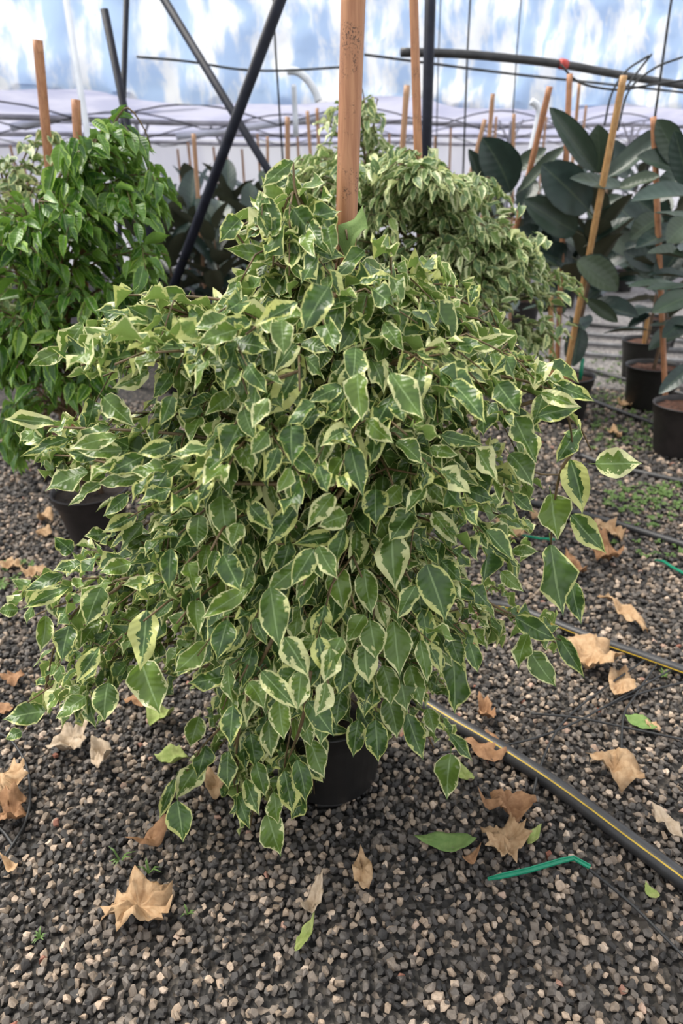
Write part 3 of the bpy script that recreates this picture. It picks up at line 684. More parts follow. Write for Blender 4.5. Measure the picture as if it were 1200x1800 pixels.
fb.prune(5, extra=lambda x, y, d: (588 < x < 648 and y < 470 and d < 1.45) or (480 < x < 680 and 1285 < y) and not inside([(470, 1280), (580, 1280), (570, 1370), (500, 1500), (450, 1450), (380, 1460), (300, 1300)], x, y))
fb.build(main, FV, M['varleaf'], 300, M['twig'], .0042, HV)
stems(main, BASE, 1.02, 5, .011, .045, 4, M['bark'])
# broad rolled leaf clasping the stake
d_st = (at_y(616, 420, BASE[1]) - CAM) @ FWD
stake(at_depth(622, -40, (at_y(622, 60, BASE[1]) - CAM) @ FWD * 1.0), (BASE[0] + .01, BASE[1] + .01, .22), .0205, M['bamboo'],
      'thick orange-brown bamboo stake standing in the foremost variegated ficus', r2=.017)
lm = leaf_matrix(at_depth(606, 452, d_st - .05), at_depth(631, 372, d_st - .045) - at_depth(606, 452, d_st - .05), CAM - BASE + np.array((-.5, 0, 0)), .108, .044)
cl = piece('leaf', leaf_mesh(HV[3], M['fallen']), lm, main); cl['label'] = 'plain olive leaf standing against the bamboo stake'

# ---- second variegated fig behind it
P2 = [(560, 260), (640, 300), (668, 275), (700, 255), (760, 270), (800, 280), (850, 305), (900, 340), (915, 380), (905, 405), (960, 415), (975, 430), (940, 455), (1000, 480), (1040, 510), (1050, 540), (1020, 555), (1010, 590),
      (985, 620), (975, 660), (940, 655), (880, 700), (700, 760), (560, 700), (520, 500), (480, 300)]
b2 = ground(785, 900); B2 = np.array((b2[0], b2[1] + .15, 0))
f2 = empty('potted_ficus', B2, 'pale variegated ficus directly behind the foremost one, with a bamboo stake of its own', 'potted plant')
plant_pot(f2, B2, .16, .13, .27, M['pot'])
g2 = Bush(B2, P2, lambda y: 770, .25, .6, 8)
g2.narrow = .9; g2.grow(210, .082, .027, 1.15, 3, hlow=.35)
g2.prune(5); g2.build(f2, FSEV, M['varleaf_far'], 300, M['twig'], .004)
stems(f2, B2, 1.0, 4, .012, .04, 9, M['bark'])
stake(at_y(726, -30, B2[1] - .05), (B2[0] - .09, B2[1] - .05, .24), .0165, M['bamboo'], 'orange bamboo stake in the pale variegated ficus, just left of the thick black post')
# ---- third variegated fig, small crown behind, right of the main stake
P3 = [(560, 190), (600, 170), (640, 140), (660, 150), (680, 195), (712, 205), (715, 250), (740, 300), (740, 420), (540, 420), (540, 250)]
b3 = at_y(650, 400, 3.9); B3 = np.array((b3[0], 3.9, 0))
f3 = empty('potted_ficus', B3, 'grey-green variegated ficus with a small upright crown between the main stake and the black post', 'potted plant')
plant_pot(f3, B3, .16, .13, .27, M['pot'])
g3 = Bush(B3, P3, lambda y: 648, .3, .6, 12); g3.grow(34, .085, .04, 1.75, 2, hlow=.5, twig_len=.12); g3.prune(4)
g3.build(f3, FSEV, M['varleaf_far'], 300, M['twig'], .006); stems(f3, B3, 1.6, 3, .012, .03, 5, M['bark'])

# ---- green fig at the left
P4 = [(-120, 420), (-40, 340), (40, 330), (95, 300), (110, 270), (160, 245), (170, 205), (200, 180), (225, 182), (258, 220), (275, 262), (262, 282), (290, 310), (322, 340), (325, 370), (308, 400), (312, 440), (300, 480),
      (290, 530), (285, 600), (270, 640), (240, 690), (170, 720), (140, 735), (100, 730), (90, 790), (40, 840), (10, 830), (-20, 760), (20, 690), (-60, 690), (-140, 600)]
b4 = ground(158, 968); B4 = np.array((b4[0], b4[1] + .13, 0))
f4 = empty('potted_ficus', B4, 'plain green ficus with glossy lime-edged leaves in a dusty black pot at the left', 'potted plant')
plant_pot(f4, B4, .158, .118, .235, M['pot_brown'], name_dark=True)
g4 = Bush(B4, P4, lambda y: 130, .12, .55, 21)
g4.narrow = .82; g4.droop = .3; g4.grow(92, .112, .034, 1.30, 3, hlow=.3)
g4.sprig([(170, 320), (200, 220), (225, 190), (255, 230), (270, 275)], .3, .11, .03); g4.sprig([(150, 330), (165, 260), (190, 210), (215, 200)], .3, .11, .03)
g4.prune(6); g4.build(f4, FSEV, M['greenleaf'], 300, M['twig'], .006)
stems(f4, B4, 1.15, 4, .012, .04, 31, M['bark'])
stake(at_y(133, 175, B4[1]), (B4[0] + .02, B4[1], .24), .0155, M['bamboo'], 'short brown bamboo stake with a ragged top in the green ficus at the left')
# ---- far fig on the left edge
P5 = [(-120, 300), (-30, 240), (10, 195), (35, 190), (60, 235), (100, 225), (128, 250), (120, 290), (105, 330), (110, 480), (60, 640), (-100, 640)]
b5 = at_y(20, 400, 3.5); B5 = np.array((b5[0], 3.5, 0))
f5 = empty('potted_ficus', B5, 'far variegated ficus at the left edge behind the green ficus', 'potted plant')
plant_pot(f5, B5, .15, .12, .27, M['pot'])
g5 = Bush(B5, P5, lambda y: 30, .3, .5, 33); g5.grow(46, .085, .036, 1.5, 3, hlow=.5); g5.prune(5)
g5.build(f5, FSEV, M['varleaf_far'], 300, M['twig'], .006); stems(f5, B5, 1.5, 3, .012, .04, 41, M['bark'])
tp = at_y(67, 80, 3.45); stake(at_y(66, 70, 3.3), (B5[0] + .10, 3.5, .24), .020, M['bamboo'], 'tall leaning bamboo stake at the left edge, rising from the far variegated ficus')

# ---------------------------------------------------------------- rubber plants
def rubber(label, base, ztop, heroes, n_fill, seed, pot=(.17, .135, .28), leafL=.30, Yh=None, lean=(0, 0), group=None, fill_z=(.35, 1.0), pm='pot'):
    rng = random.Random(seed); base = np.array((base[0], base[1], 0.0))
    root = empty('rubber_plant', base, label, 'potted plant', group)
    plant_pot(root, base, *pot, M[pm])
    topp = base + np.array((lean[0], lean[1], ztop)); b = MB()
    st = curve_pts([base + (0, 0, .2), base + np.array((lean[0] * .4 + .02, lean[1] * .4, ztop * .5)), topp], 12); b.tube(st, np.linspace(.014, .007, len(st)), 7); b.build('stem', M['bark'], root)
    for h in heroes:
        bx, by, tx, ty, w = h[:5]; Y = (Yh or base[1]) + (h[5] if len(h) > 5 else 0); up = h[6] if len(h) > 6 else .45
        B, T = at_y(bx, by, Y + .03), at_y(tx, ty, Y - .06); d = (B - CAM) @ FWD
        nr = unit(CAM - B) * .8 + np.array((0, 0, up)) + np.array([rng.gauss(0, .12) for _ in range(3)])
        L = np.linalg.norm(T - B); piece('leaf', leaf_mesh(RV[rng.randrange(8)], M['rubleaf']), leaf_matrix(B, T - B, nr, L, w * d / F_PX), root)
    w0 = rng.uniform(0, 6.28)
    for k in range(n_fill):
        t = (k + .5) / n_fill; z = ztop * (fill_z[0] + (fill_z[1] - fill_z[0]) * t); w = w0 + k * 2.4; e = rng.uniform(-.25, .55) + t * .75
        q = base + np.array((lean[0] * t, lean[1] * t, z)); o = np.array((math.cos(w), math.sin(w), 0))
        d = o * math.cos(e) + np.array((0, 0, math.sin(e))); nr = np.array((0, 0, 1.0)) * math.cos(e) - o * math.sin(e) + np.array([rng.gauss(0, .15) for _ in range(3)])
        L = leafL * rng.uniform(.8, 1.1); piece('leaf', leaf_mesh(RV[rng.randrange(8)], M['rubleaf']), leaf_matrix(q + d * .07, d, nr, L, L * rng.uniform(.46, .54)), root)
    return root
ga = ground(994, 748); A0 = (ga[0], ga[1] + .14)
rubber('big dark rubber plant with a tall leaf raised beside its leaning golden stake', A0, 1.35,
       [(1045, 300, 969, 186, 42, -.1), (1034, 370, 958, 286, 72, -.25), (1112, 335, 1004, 303, 34, -.35, .9), (1066, 312, 1190, 222, 46, -.1, .9), (1012, 408, 924, 352, 55, -.2), (1036, 428, 1110, 378, 40, -.2, .8),
        (1048, 366, 1093, 342, 25, -.1), (1052, 305, 1050, 220, 48, .2), (1014, 458, 1090, 508, 52, -.35), (1008, 472, 942, 436, 46, .05), (1020, 575, 1006, 645, 40, -.1), (1030, 528, 1088, 566, 24, -.2), (1000, 300, 960, 330, 40, .2), (1000, 330, 950, 392, 50, .25), (1042, 420, 958, 472, 52, .2), (1060, 400, 1132, 452, 50, .3), (1000, 400, 1042, 474, 50, .2), (972, 440, 918, 398, 46, .3), (1075, 350, 1134, 402, 50, .35), (980, 360, 1000, 444, 52, .3), (1058, 462, 1122, 428, 44, .3),
        (1090, 430, 1152, 482, 46, .4), (950, 340, 934, 424, 46, .35), (1104, 310, 1058, 244, 46, .4), (1118, 350, 1184, 402, 50, .4), (940, 420, 986, 504, 48, .3), (1040, 340, 1084, 414, 52, .35), (960, 400, 925, 470, 44, .4), (1010, 480, 1060, 540, 36, .2), (1000, 500, 950, 545, 36, .2)],
       20, 3, (.185, .15, .29), .30, None, (.1, -.05), fill_z=(.45, .85))
stake(at_y(1096, 133, A0[1] - .48), (A0[0] - .04, A0[1] - .13, .25), .017, M['bamboo_gold'], 'long leaning golden bamboo stake tied to the big dark rubber plant')
stake(at_y(1001, 130, A0[1] + .1), (A0[0] - .03, A0[1] + .05, .25), .016, M['bamboo'], 'upright orange bamboo stake behind the tall raised rubber leaf')
stake(at_y(967, 520, A0[1] - .02), (A0[0] - .09, A0[1] - .06, .25), .016, M['bamboo_gold'], 'short bamboo stake beside the leaning golden stake in the same pot')
pg = MB(); q = np.array((A0[0] + .09, A0[1] - .04)); pg.tube([(q[0], q[1], .25), (q[0], q[1], .40)], .012, 6); tag(pg.build('plant_marker', M['greenpeg'], origin=(q[0], q[1], .25)), 'green plastic marker peg in the pot under the big rubber plant', 'peg')
gb = at_y(890, 420, 4.9); B0 = (gb[0], 4.9)
rubber('rubber plant with one broad upright leaf between the pale ficus and the big rubber plant', B0, 1.25,
       [(897, 338, 851, 240, 66, -.5), (915, 335, 996, 254, 26, -.5, .8), (940, 318, 912, 372, 36, -.4), (850, 340, 826, 260, 30, -.1), (900, 300, 960, 258, 30, 0)], 12, 5, (.17, .135, .28), .28, None, (.0, 0), fill_z=(.4, .85))
stake(at_y(966, 152, 4.45), (B0[0] - .12, 4.8, .24), .018, M['bamboo'], 'thick bamboo stake leaning right between the upright leaf and the big rubber plant')
gc = ground(1205, 812); C0 = (gc[0] + .01, gc[1] + .13)
rubber('dark rubber plant in the large black pot cut off by the right edge', C0, 1.35,
       [(1225, 345, 1116, 335, 58, -.2, .6), (1215, 458, 1138, 440, 32, -.2, .7), (1218, 490, 1138, 480, 20, -.1, 1.2), (1218, 503, 1134, 502, 16, -.25, 1.4), (1220, 518, 1148, 545, 44, -.1, .5), (1216, 640, 1160, 690, 30, -.2, .6),
        (1214, 388, 1172, 424, 46, -.1), (1195, 290, 1160, 208, 46, .3), (1200, 300, 1128, 268, 44, .3, .5), (1088, 330, 1160, 308, 30, .2, .7), (1210, 330, 1190, 230, 44, .1), (1200, 470, 1140, 500, 36, .3), (1192, 402, 1118, 432, 44, .3), (1204, 430, 1150, 502, 46, .3), (1128, 420, 1192, 472, 46, .4), (1162, 380, 1108, 412, 44, .4), (1215, 560, 1165, 590, 36, .1), (1205, 300, 1150, 350, 50, .4)],
       12, 8, (.165, .13, .29), .30, None, (0, 0), pm='pot_brown', fill_z=(.45, .95))
stake(at_y(1148, 205, C0[1] + .32), (C0[0] + .06, C0[1] + .26, .0), .015, M['bamboo'], 'bamboo stake rising behind the rightmost rubber leaves')
gd = ground(1150, 728); D0 = (gd[0] + .01, gd[1] + .15)
rubber('low dark rubber plant in the second black pot from the right edge', D0, 1.1,
       [(1205, 578, 1138, 612, 36, -.1, .6), (1140, 552, 1104, 572, 22, -.1, .6), (1085, 490, 1142, 494, 22, -.2, .9), (1150, 470, 1100, 440, 36, 0), (1180, 520, 1120, 470, 36, .1)], 14, 11, (.17, .14, .29), .28, fill_z=(.4, 1))
ge = ground(1128, 672); E0 = (ge[0] + .05, ge[1] + .16)
rubber('half-hidden dark rubber plant in the third black pot from the right edge', E0, 1.15, [(1130, 480, 1075, 440, 40, 0), (1120, 420, 1160, 380, 40, 0)], 14, 13, (.17, .14, .29), .28, fill_z=(.45, 1))
stake(at_y(1140, 545, E0[1] - .1), (E0[0] - .04, E0[1] - .06, .25), .014, M['bamboo_gold'], 'short golden stake in the third black pot from the right edge')
# rows further back
rows = [(285, 5.2, 1.16, 'dark rubber plant just right of the green ficus'), (335, 5.7, 1.26, 'dark rubber plant at the bamboo stake right of the green ficus'), (372, 5.1, 1.14, 'dark rubber plant under the front diagonal brace'), (405, 6.3, 1.34, 'dark rubber plant under the crossing of the diagonal braces'),
        (440, 5.3, 1.2, 'dark rubber plant left of the foremost ficus top, below the crossed braces'), (490, 6.2, 1.36, 'dark rubber plant behind the left side of the foremost ficus top'), (345, 6.9, 1.35, 'rubber plant far behind the front diagonal brace'), (455, 7.1, 1.38, 'rubber plant far behind the foot of the rear diagonal brace'),
        (560, 6.2, 1.36, 'rubber plant peeping out just left of the main stake'), (868, 6.4, 1.28, 'rubber plant far behind the upright leaf'), (935, 7.4, 1.3, 'rubber plant behind the white bent pipe'), (1060, 9.6, 1.5, 'far dark rubber plant behind the leaning golden stake'), (1110, 9.8, 1.5, 'far dark rubber plant whose pot shows above the sunlit ground'),
        (1195, 6.2, 1.5, 'tall dark rubber plant behind the rightmost one'), (1005, 8.6, 1.45, 'far rubber plant behind the tall raised leaf'), (240, 6.6, 1.2, 'rubber plant mostly hidden behind the green ficus')]
for i, (x, Y, zt, lab) in enumerate(rows):
    t = at_y(x, 380, Y); rubber(lab, (t[0], Y), zt, [], 34 if x < 600 else 26, 40 + i, (.16, .13, .28), .32, fill_z=(.22, 1.0))
for (xt, yt, xb, yb, Y, r, lab) in ((340, 235, 360, 520, 5.3, .015, 'bamboo stake between the green ficus and the front diagonal brace'), (505, 205, 505, 300, 5.9, .018, 'stout brown stake behind the top of the foremost ficus'),
        (540, 195, 548, 300, 5.9, .013, 'left one of two thin stakes just left of the main bamboo stake'), (557, 190, 562, 300, 6.0, .013, 'right one of two thin stakes just left of the main bamboo stake'),
        (715, 150, 708, 240, 4.6, .017, 'brown stake between the main stake and the orange stake'), (866, 165, 856, 280, 5.6, .016, 'slender stake above the upright rubber leaf, left of the white bent pipe'),
        (852, 210, 826, 300, 5.3, .015, 'stake leaning right, left of the upright rubber leaf'), (903, 200, 902, 270, 6.8, .016, 'short stake right of the upright rubber leaf, left of the white bent pipe'),
        (1018, 145, 1010, 240, 6.4, .014, 'thin stake right beside the upright orange stake'), (470, 240, 470, 360, 6.8, .012, 'thin stake between the crossed braces and the foremost ficus')):
    a, b = at_y(xt, yt, Y), at_y(xb, yb, Y); f = a + (b - a) * ((a[2] - .2) / (a[2] - b[2])); f[2] = 0
    stake(a, f, r, M['bamboo_far'], lab)
FARST = ((330, 250, 'just left of the stake by the front brace'), (375, 258, 'right of the stake by the front brace'), (395, 240, 'under the crossing of the brace poles'), (452, 235, 'close right of the rear brace pole'), (425, 262, 'close left of the rear brace pole'), (312, 262, 'right of the drooping green ficus tip'),
         (522, 222, 'beside the short white strip'), (640, 240, 'just right of the main stake'), (684, 235, 'left of the brown stake behind the small crown'), (872, 205, 'right of the slender stake above the upright leaf'), (765, 240, 'close right of the thick black post'), (960, 205, 'behind the thick leaning stake'),
         (1030, 185, 'left of the leaning golden stake'), (1064, 240, 'right of the leaning golden stake'), (792, 225, 'midway between the black post and the upright leaf'), (18, 255, 'at the left edge, left of the tall leaning stake'), (42, 290, 'just left of the foot of the tall leaning stake'))
for k, (x, y, wl) in enumerate(FARST):
    Y = 8.3 + (k * 37 % 10) / 9.0; a = at_y(x, y, Y); stake(a, (a[0] + .02 * math.sin(k), Y + .02, .0), .014, M['bamboo_far'], 'thin far bamboo stake, ' + wl, 'bamboo stakes in the far rows')

# ---------------------------------------------------------------- gravel
def rock_variant(rng):
    bm = bmesh.new()
    pts = []
    for _ in range(15):
        v = Vector((rng.gauss(0, 1), rng.gauss(0, 1), rng.gauss(0, 1))).normalized() * rng.uniform(.86, 1.04); pts.append((v.x * .5 * rng.uniform(.9, 1.1), v.y * .42, v.z * .36))
    for p in pts: bm.verts.new(p)
    r = bmesh.ops.convex_hull(bm, input=bm.verts)
    junk = [g for g in r['geom_unused'] if isinstance(g, bmesh.types.BMVert)] + [g for g in r['geom_interior'] if isinstance(g, bmesh.types.BMVert)]
    bmesh.ops.delete(bm, geom=list(set(junk)), context='VERTS'); bmesh.ops.recalc_face_normals(bm, faces=bm.faces)
    bm.verts.index_update(); V = np.array([v.co[:] for v in bm.verts]); Fc = []
    for f in bm.faces:
        ix = [v.index for v in f.verts]
        for k in range(1, len(ix) - 1): Fc.append((ix[0], ix[k], ix[k + 1]))
    bm.free(); return dict(name='gravel_stone', V=V, F=np.array(Fc), mesh={})
ROCKS = [rock_variant(_g) for _ in range(18)]
def rand_rot(n):
    q = NR.normal(size=(n, 4)); q[:, 1:3] *= .45; q /= np.linalg.norm(q, axis=1)[:, None]; w, x, y, z = q.T
    return np.stack([np.stack([1 - 2 * (y * y + z * z), 2 * (x * y - z * w), 2 * (x * z + y * w)], -1), np.stack([2 * (x * y + z * w), 1 - 2 * (x * x + z * z), 2 * (y * z - x * w)], -1),
                     np.stack([2 * (x * z - y * w), 2 * (y * z + x * w), 1 - 2 * (x * x + y * y)], -1)], 1)
def stones(y0, y1, spacing, smin, smax, zj):
    X, Y = [], []
    for yy in np.arange(y0, y1, spacing):
        hw = .50 + yy * .72
        xs = np.arange(-hw, hw, spacing); X.append(xs + NR.uniform(-.6, .6, len(xs)) * spacing); Y.append(np.full(len(xs), yy) + NR.uniform(-.6, .6, len(xs)) * spacing)
    X, Y = np.concatenate(X), np.concatenate(Y); n = len(X)
    S = NR.uniform(smin, smax, n) * np.where(NR.random(n) < .1, 1.3, 1.0); A = np.zeros((n, 4, 4)); A[:, 3, 3] = 1
    A[:, :3, :3] = rand_rot(n) * S[:, None, None]; A[:, 0, 3] = X; A[:, 1, 3] = Y; A[:, 2, 3] = NR.uniform(0, zj, n); return A
ST = np.concatenate([stones(.55, 1.9, .0165, .017, .026, .010), stones(1.9, 3.2, .021, .021, .031, .010), stones(3.2, 4.9, .032, .028, .042, .008)])
ns = len(ST); sv = NR.integers(0, len(ROCKS), ns); ss = NR.random(ns)
patch = np.array([noise.noise((x * 2.2, y * 2.2, 0)) for x, y in ST[:, :2, 3]])
ss = np.clip(ss * (0.96 + .25 * patch) + .02, 0, .999)
xx, yy, dd = project(ST[:, :3, 3]); size = np.cbrt(np.abs(np.linalg.det(ST[:, :3, :3]))) / dd
size[(xx < 8) | (xx > 1192) | (yy > 1692) | (yy < 1400)] = 0; size[ST[:, 2, 3] < .006] *= .6
big = np.argsort(-size)[:300]
def rock_mesh(k, q):
    key = q
    if key in ROCKS[k]['mesh']: return ROCKS[k]['mesh'][key]
    me = bpy.data.meshes.new('gravel_stone'); me.from_pydata(ROCKS[k]['V'].tolist(), [], ROCKS[k]['F'].tolist()); me.materials.append(M['stone'])
    ROCKS[k]['mesh'][key] = me; return me
for i in big: piece('stone', rock_mesh(sv[i], 0), ST[i], floor)
rest = np.setdiff1d(np.arange(ns), big)
join_instances('gravel', ROCKS, sv[rest], ST[rest], ss[rest], M['stone'], floor, False)

# ---------------------------------------------------------------- pipes and tubes on the gravel
def hose(px, r, label, stripe=0.0, mat='hose', z=None, name='water_pipe'):
    P = [ground(x, y, r * .9 + .008) for x, y in px]
    if px[-1][0] > 1200: P.append(P[-1] + unit(P[-1] - P[-2]) * 1.6)
    pts = curve_pts(P, 40); b = MB(); b.tube(pts, r, 14); o = b.build(name, M[mat], origin=P[0]); tag(o, label, 'pipe')
    if stripe:
        s = MB(); vs, fs = [], []; hw = .0018
        for i, p in enumerate(pts):
            t = unit(pts[min(i + 1, len(pts) - 1)] - pts[max(i - 1, 0)]); lat = np.cross(t, (0, 0, 1)); lat = lat if lat[1] < 0 else -lat
            for a in (stripe - hw / r, stripe, stripe + hw / r):
                dv = lat * math.sin(a) + np.array((0, 0, 1)) * math.cos(a); vs.append(p + dv * (r + .0008))
        for i in range(len(pts) - 1):
            for k in (0, 1): fs.append((i * 3 + k, i * 3 + k + 1, i * 3 + k + 4, i * 3 + k + 3))
        s.add(vs, fs); s.build('stripe', M['yellow'], o, origin=P[0])['label'] = 'thin yellow line along the pipe'
    return o
hose([(640, 1165), (700, 1205), (780, 1258), (860, 1305), (940, 1356), (1020, 1412), (1110, 1480), (1215, 1558), (1330, 1650)], .0215, 'thick black water pipe with a bright yellow stripe lying beside the front pot', .55)
hose([(850, 1060), (900, 1068), (960, 1090), (1040, 1122), (1120, 1150), (1215, 1184), (1330, 1225)], .0165, 'black water pipe with a faint yellow stripe behind the striped front pipe', 1.3)
hose([(760, 815), (820, 842), (880, 868), (960, 890), (1040, 908), (1120, 932), (1215, 962), (1330, 1000)], .0155, 'black pipe crossing the gravel behind the right side of the ficus')
hose([(1020, 800), (1060, 815), (1110, 827), (1215, 850), (1300, 868)], .014, 'black pipe running past the rightmost black pot')
hose([(1030, 700), (1080, 720), (1150, 745), (1215, 765)], .015, 'black pipe between the pots of the rubber plants')
hose([(1020, 645), (1080, 662), (1140, 678), (1230, 700)], .015, 'dark pipe crossing the weeds behind the rubber plant pots')
hose([(-40, 740), (10, 752), (60, 775), (110, 800)], .016, 'grey pipe at the left edge under the green ficus', 0, 'hose_grey')
for k, (y, mt) in enumerate(((625, 'hose_grey'), (606, 'hose_grey'), (590, 'hose_grey'), (573, 'hose'), (522, 'hose_grey'))):
    hose([(1000, y - 6), (1060, y), (1130, y + 5), (1230, y + 12)], .02, ('grey ground pipe seen between the rubber plants, %s from the front' % ('first', 'second', 'third', 'fourth', 'fifth')[k]), 0, mt)
def tube(px, label, r=.0034, z=.025, name='drip_tube'):
    P = [ground(x, y, z + .004 * math.sin(i * 2.1)) for i, (x, y) in enumerate(px)]; thing_tube(name, curve_pts(P, 40), r, M['tube'], label, 'tube', 6)
tube([(1133, 1160), (1058, 1212), (1000, 1258), (967, 1304), (946, 1358), (937, 1396)], 'thin black drip tube curving down over the striped pipe', z=.03)
tube([(1179, 1177), (1100, 1221), (1033, 1258), (971, 1287), (887, 1310), (770, 1324)], 'thin black drip tube reaching left under the ficus leaves from the rear pipe', z=.03)
tube([(1154, 1167), (1117, 1221), (1096, 1258), (1092, 1325), (1100, 1345)], 'thin black drip tube hanging straight toward the viewer from the rear pipe')
tube([(1215, 1196), (1117, 1221), (1046, 1250)], 'short thin black drip tube coming in from the right edge')
tube([(933, 1254), (1017, 1262), (1100, 1279), (1215, 1303)], 'thin black drip tube lying level below the others to the right edge')
tube([(1035, 1528), (1110, 1590), (1210, 1690)], 'thin black tube running from the green peg to the lower right corner')
tube([(-10, 1285), (20, 1302), (46, 1345), (53, 1400), (42, 1450), (0, 1520)], 'thin black tube arching along the left edge beside the torn dry leaf', .0036)
tube([(-10, 1448), (8, 1464), (24, 1488)], 'short black tube end at the left edge below the torn dry leaf', .0042)
tube([(905, 845), (921, 870), (920, 905), (895, 938), (865, 962)], 'thin black tube curving from the pipe behind the right side of the ficus', .0035)

# green pegs: channel-shaped stems with a hook
def peg(px, w, label):  # lies on the stones
    P = [ground(x, y, .024) for x, y in px]; b = MB(); vs, fs = [], []
    prof = ((-1, -.45), (-1, .35), (-.55, .35), (-.45, 0), (.45, 0), (.55, .35), (1, .35), (1, -.45))
    for i, p in enumerate(P):
        t = unit(P[min(i + 1, len(P) - 1)] - P[max(i - 1, 0)]); lat = unit(np.cross(t, (0, 0, 1)))
        taper = .45 if i == 0 else 1
        for (a, z) in prof: vs.append(p + lat * a * w * taper + np.array((0, 0, z * w)))
    m = len(prof)
    for i in range(len(P) - 1):
        for k in range(m): fs.append((i * m + k, i * m + (k + 1) % m, (i + 1) * m + (k + 1) % m, (i + 1) * m + k))
    fs += [tuple(range(m))[::-1], tuple((len(P) - 1) * m + k for k in range(m))]; b.add(vs, fs)
    tag(b.build('garden_peg', M['greenpeg'], smooth=False, origin=P[0]), label, 'peg')
peg([(857, 1545), (880, 1540), (930, 1529), (985, 1513), (1008, 1508), (1037, 1524)], .0055, 'bright green hooked plastic peg lying on the front gravel')
peg([(1150, 984), (1165, 986), (1180, 996), (1210, 1012)], .006, 'green plastic peg at the right edge behind the rear pipe')
peg([(905, 938), (925, 942), (948, 946), (975, 948)], .006, 'green plastic peg half hidden behind the hanging ficus leaves at the right')

# ---------------------------------------------------------------- fallen leaves
MAPLE = [(0, -.22), (.12, -.20), (.36, -.30), (.36, -.10), (.60, .00), (.50, .20), (.64, .42), (.42, .46), (.30, .60), (.20, .62), (.02, .90), (-.16, .64), (-.28, .64), (-.42, .46), (-.60, .46), (-.50, .20), (-.62, .02), (-.36, -.06), (-.38, -.28), (-.12, -.18)]
OVAL = [(0, -.5), (.16, -.42), (.30, -.22), (.34, .02), (.26, .24), (.12, .40), (0, .56), (-.14, .40), (-.28, .22), (-.33, 0), (-.27, -.24), (-.15, -.42)]
TORN = [(0, -.5), (.2, -.38), (.33, -.1), (.22, .02), (.36, .16), (.2, .34), (.05, .28), (-.04, .52), (-.2, .34), (-.18, .1), (-.34, .04), (-.3, -.22), (-.12, -.36)]
SLIM = [(0, -.5), (.10, -.38), (.16, -.12), (.14, .14), (.07, .34), (0, .58), (-.07, .34), (-.15, .12), (-.16, -.14), (-.1, -.38)]
def fallen(outline, x, y, a, b, ang, mat, label, seed, crumple=.5, curl=.6, zb=.016, cat='leaf', name='fallen_leaf'):
    """a crumpled leaf: rings from the midrib point to the outline, bent and wrinkled; a and b are its picture sizes"""
    rng = random.Random(seed); c = ground(x, y, zb); d = (c - CAM) @ FWD; sx = a * d / F_PX
    fore = max(.45, abs(unit(c - CAM)[2])); sy = b * d / F_PX / fore
    n = len(outline); k2 = 3; pts = []
    for i in range(n):
        p, q = np.array(outline[i]), np.array(outline[(i + 1) % n])
        for k in range(k2): pts.append(p + (q - p) * k / k2)
    pts = np.array(pts); mn, mx = pts.min(0), pts.max(0); pts = (pts - (mn + mx) / 2)
    ca, sa = math.cos(ang), math.sin(ang); rot = np.array(((ca, -sa), (sa, ca))); q = pts @ rot.T; ext = q.max(0) - q.min(0)
    rings = (0.0, .25, .5, .75, 1.0); V, Fc, loc = [], [], []; m = len(pts); off = rng.uniform(0, 50); cv = rng.uniform(0, 3.14)
    def P(p):
        X, Y = p[0] / ext[0] * sx, p[1] / ext[1] * sy; s = max(sx, sy); u, v = X / s, Y / s
        g = u * math.cos(cv) + v * math.sin(cv)
        z = curl * s * (g * g * 1.9 + .12 * abs(g)) + crumple * s * .50 * noise.noise((u * 4 + off, v * 4, off)) + crumple * s * .26 * abs(noise.noise((u * 8 + off, v * 8, 3))) + crumple * s * .10 * noise.noise((u * 19 + off, v * 19, 3))
        return (c[0] + X, c[1] + Y, z)
    V.append(P((0, 0)))
    for r in rings[1:]:
        for p in q: V.append(P(p * r * (1 + (rng.uniform(-.03, .05) if r == 1 else 0))))
    for i in range(m): Fc.append((0, 1 + i, 1 + (i + 1) % m))
    for j in range(len(rings) - 2):
        for i in range(m):
            i2 = (i + 1) % m; Fc.append((1 + j * m + i, 1 + (j + 1) * m + i, 1 + (j + 1) * m + i2, 1 + j * m + i2))
    z0 = min(v[2] for v in V); V = [(v[0], v[1], v[2] - z0 + zb) for v in V]
    bb = MB(); bb.add(V, Fc); o = bb.build(name, M[mat], origin=(c[0], c[1], zb)); tag(o, label, cat)
    so = o.modifiers.new('thickness', 'SOLIDIFY'); so.thickness = .0008
    return o
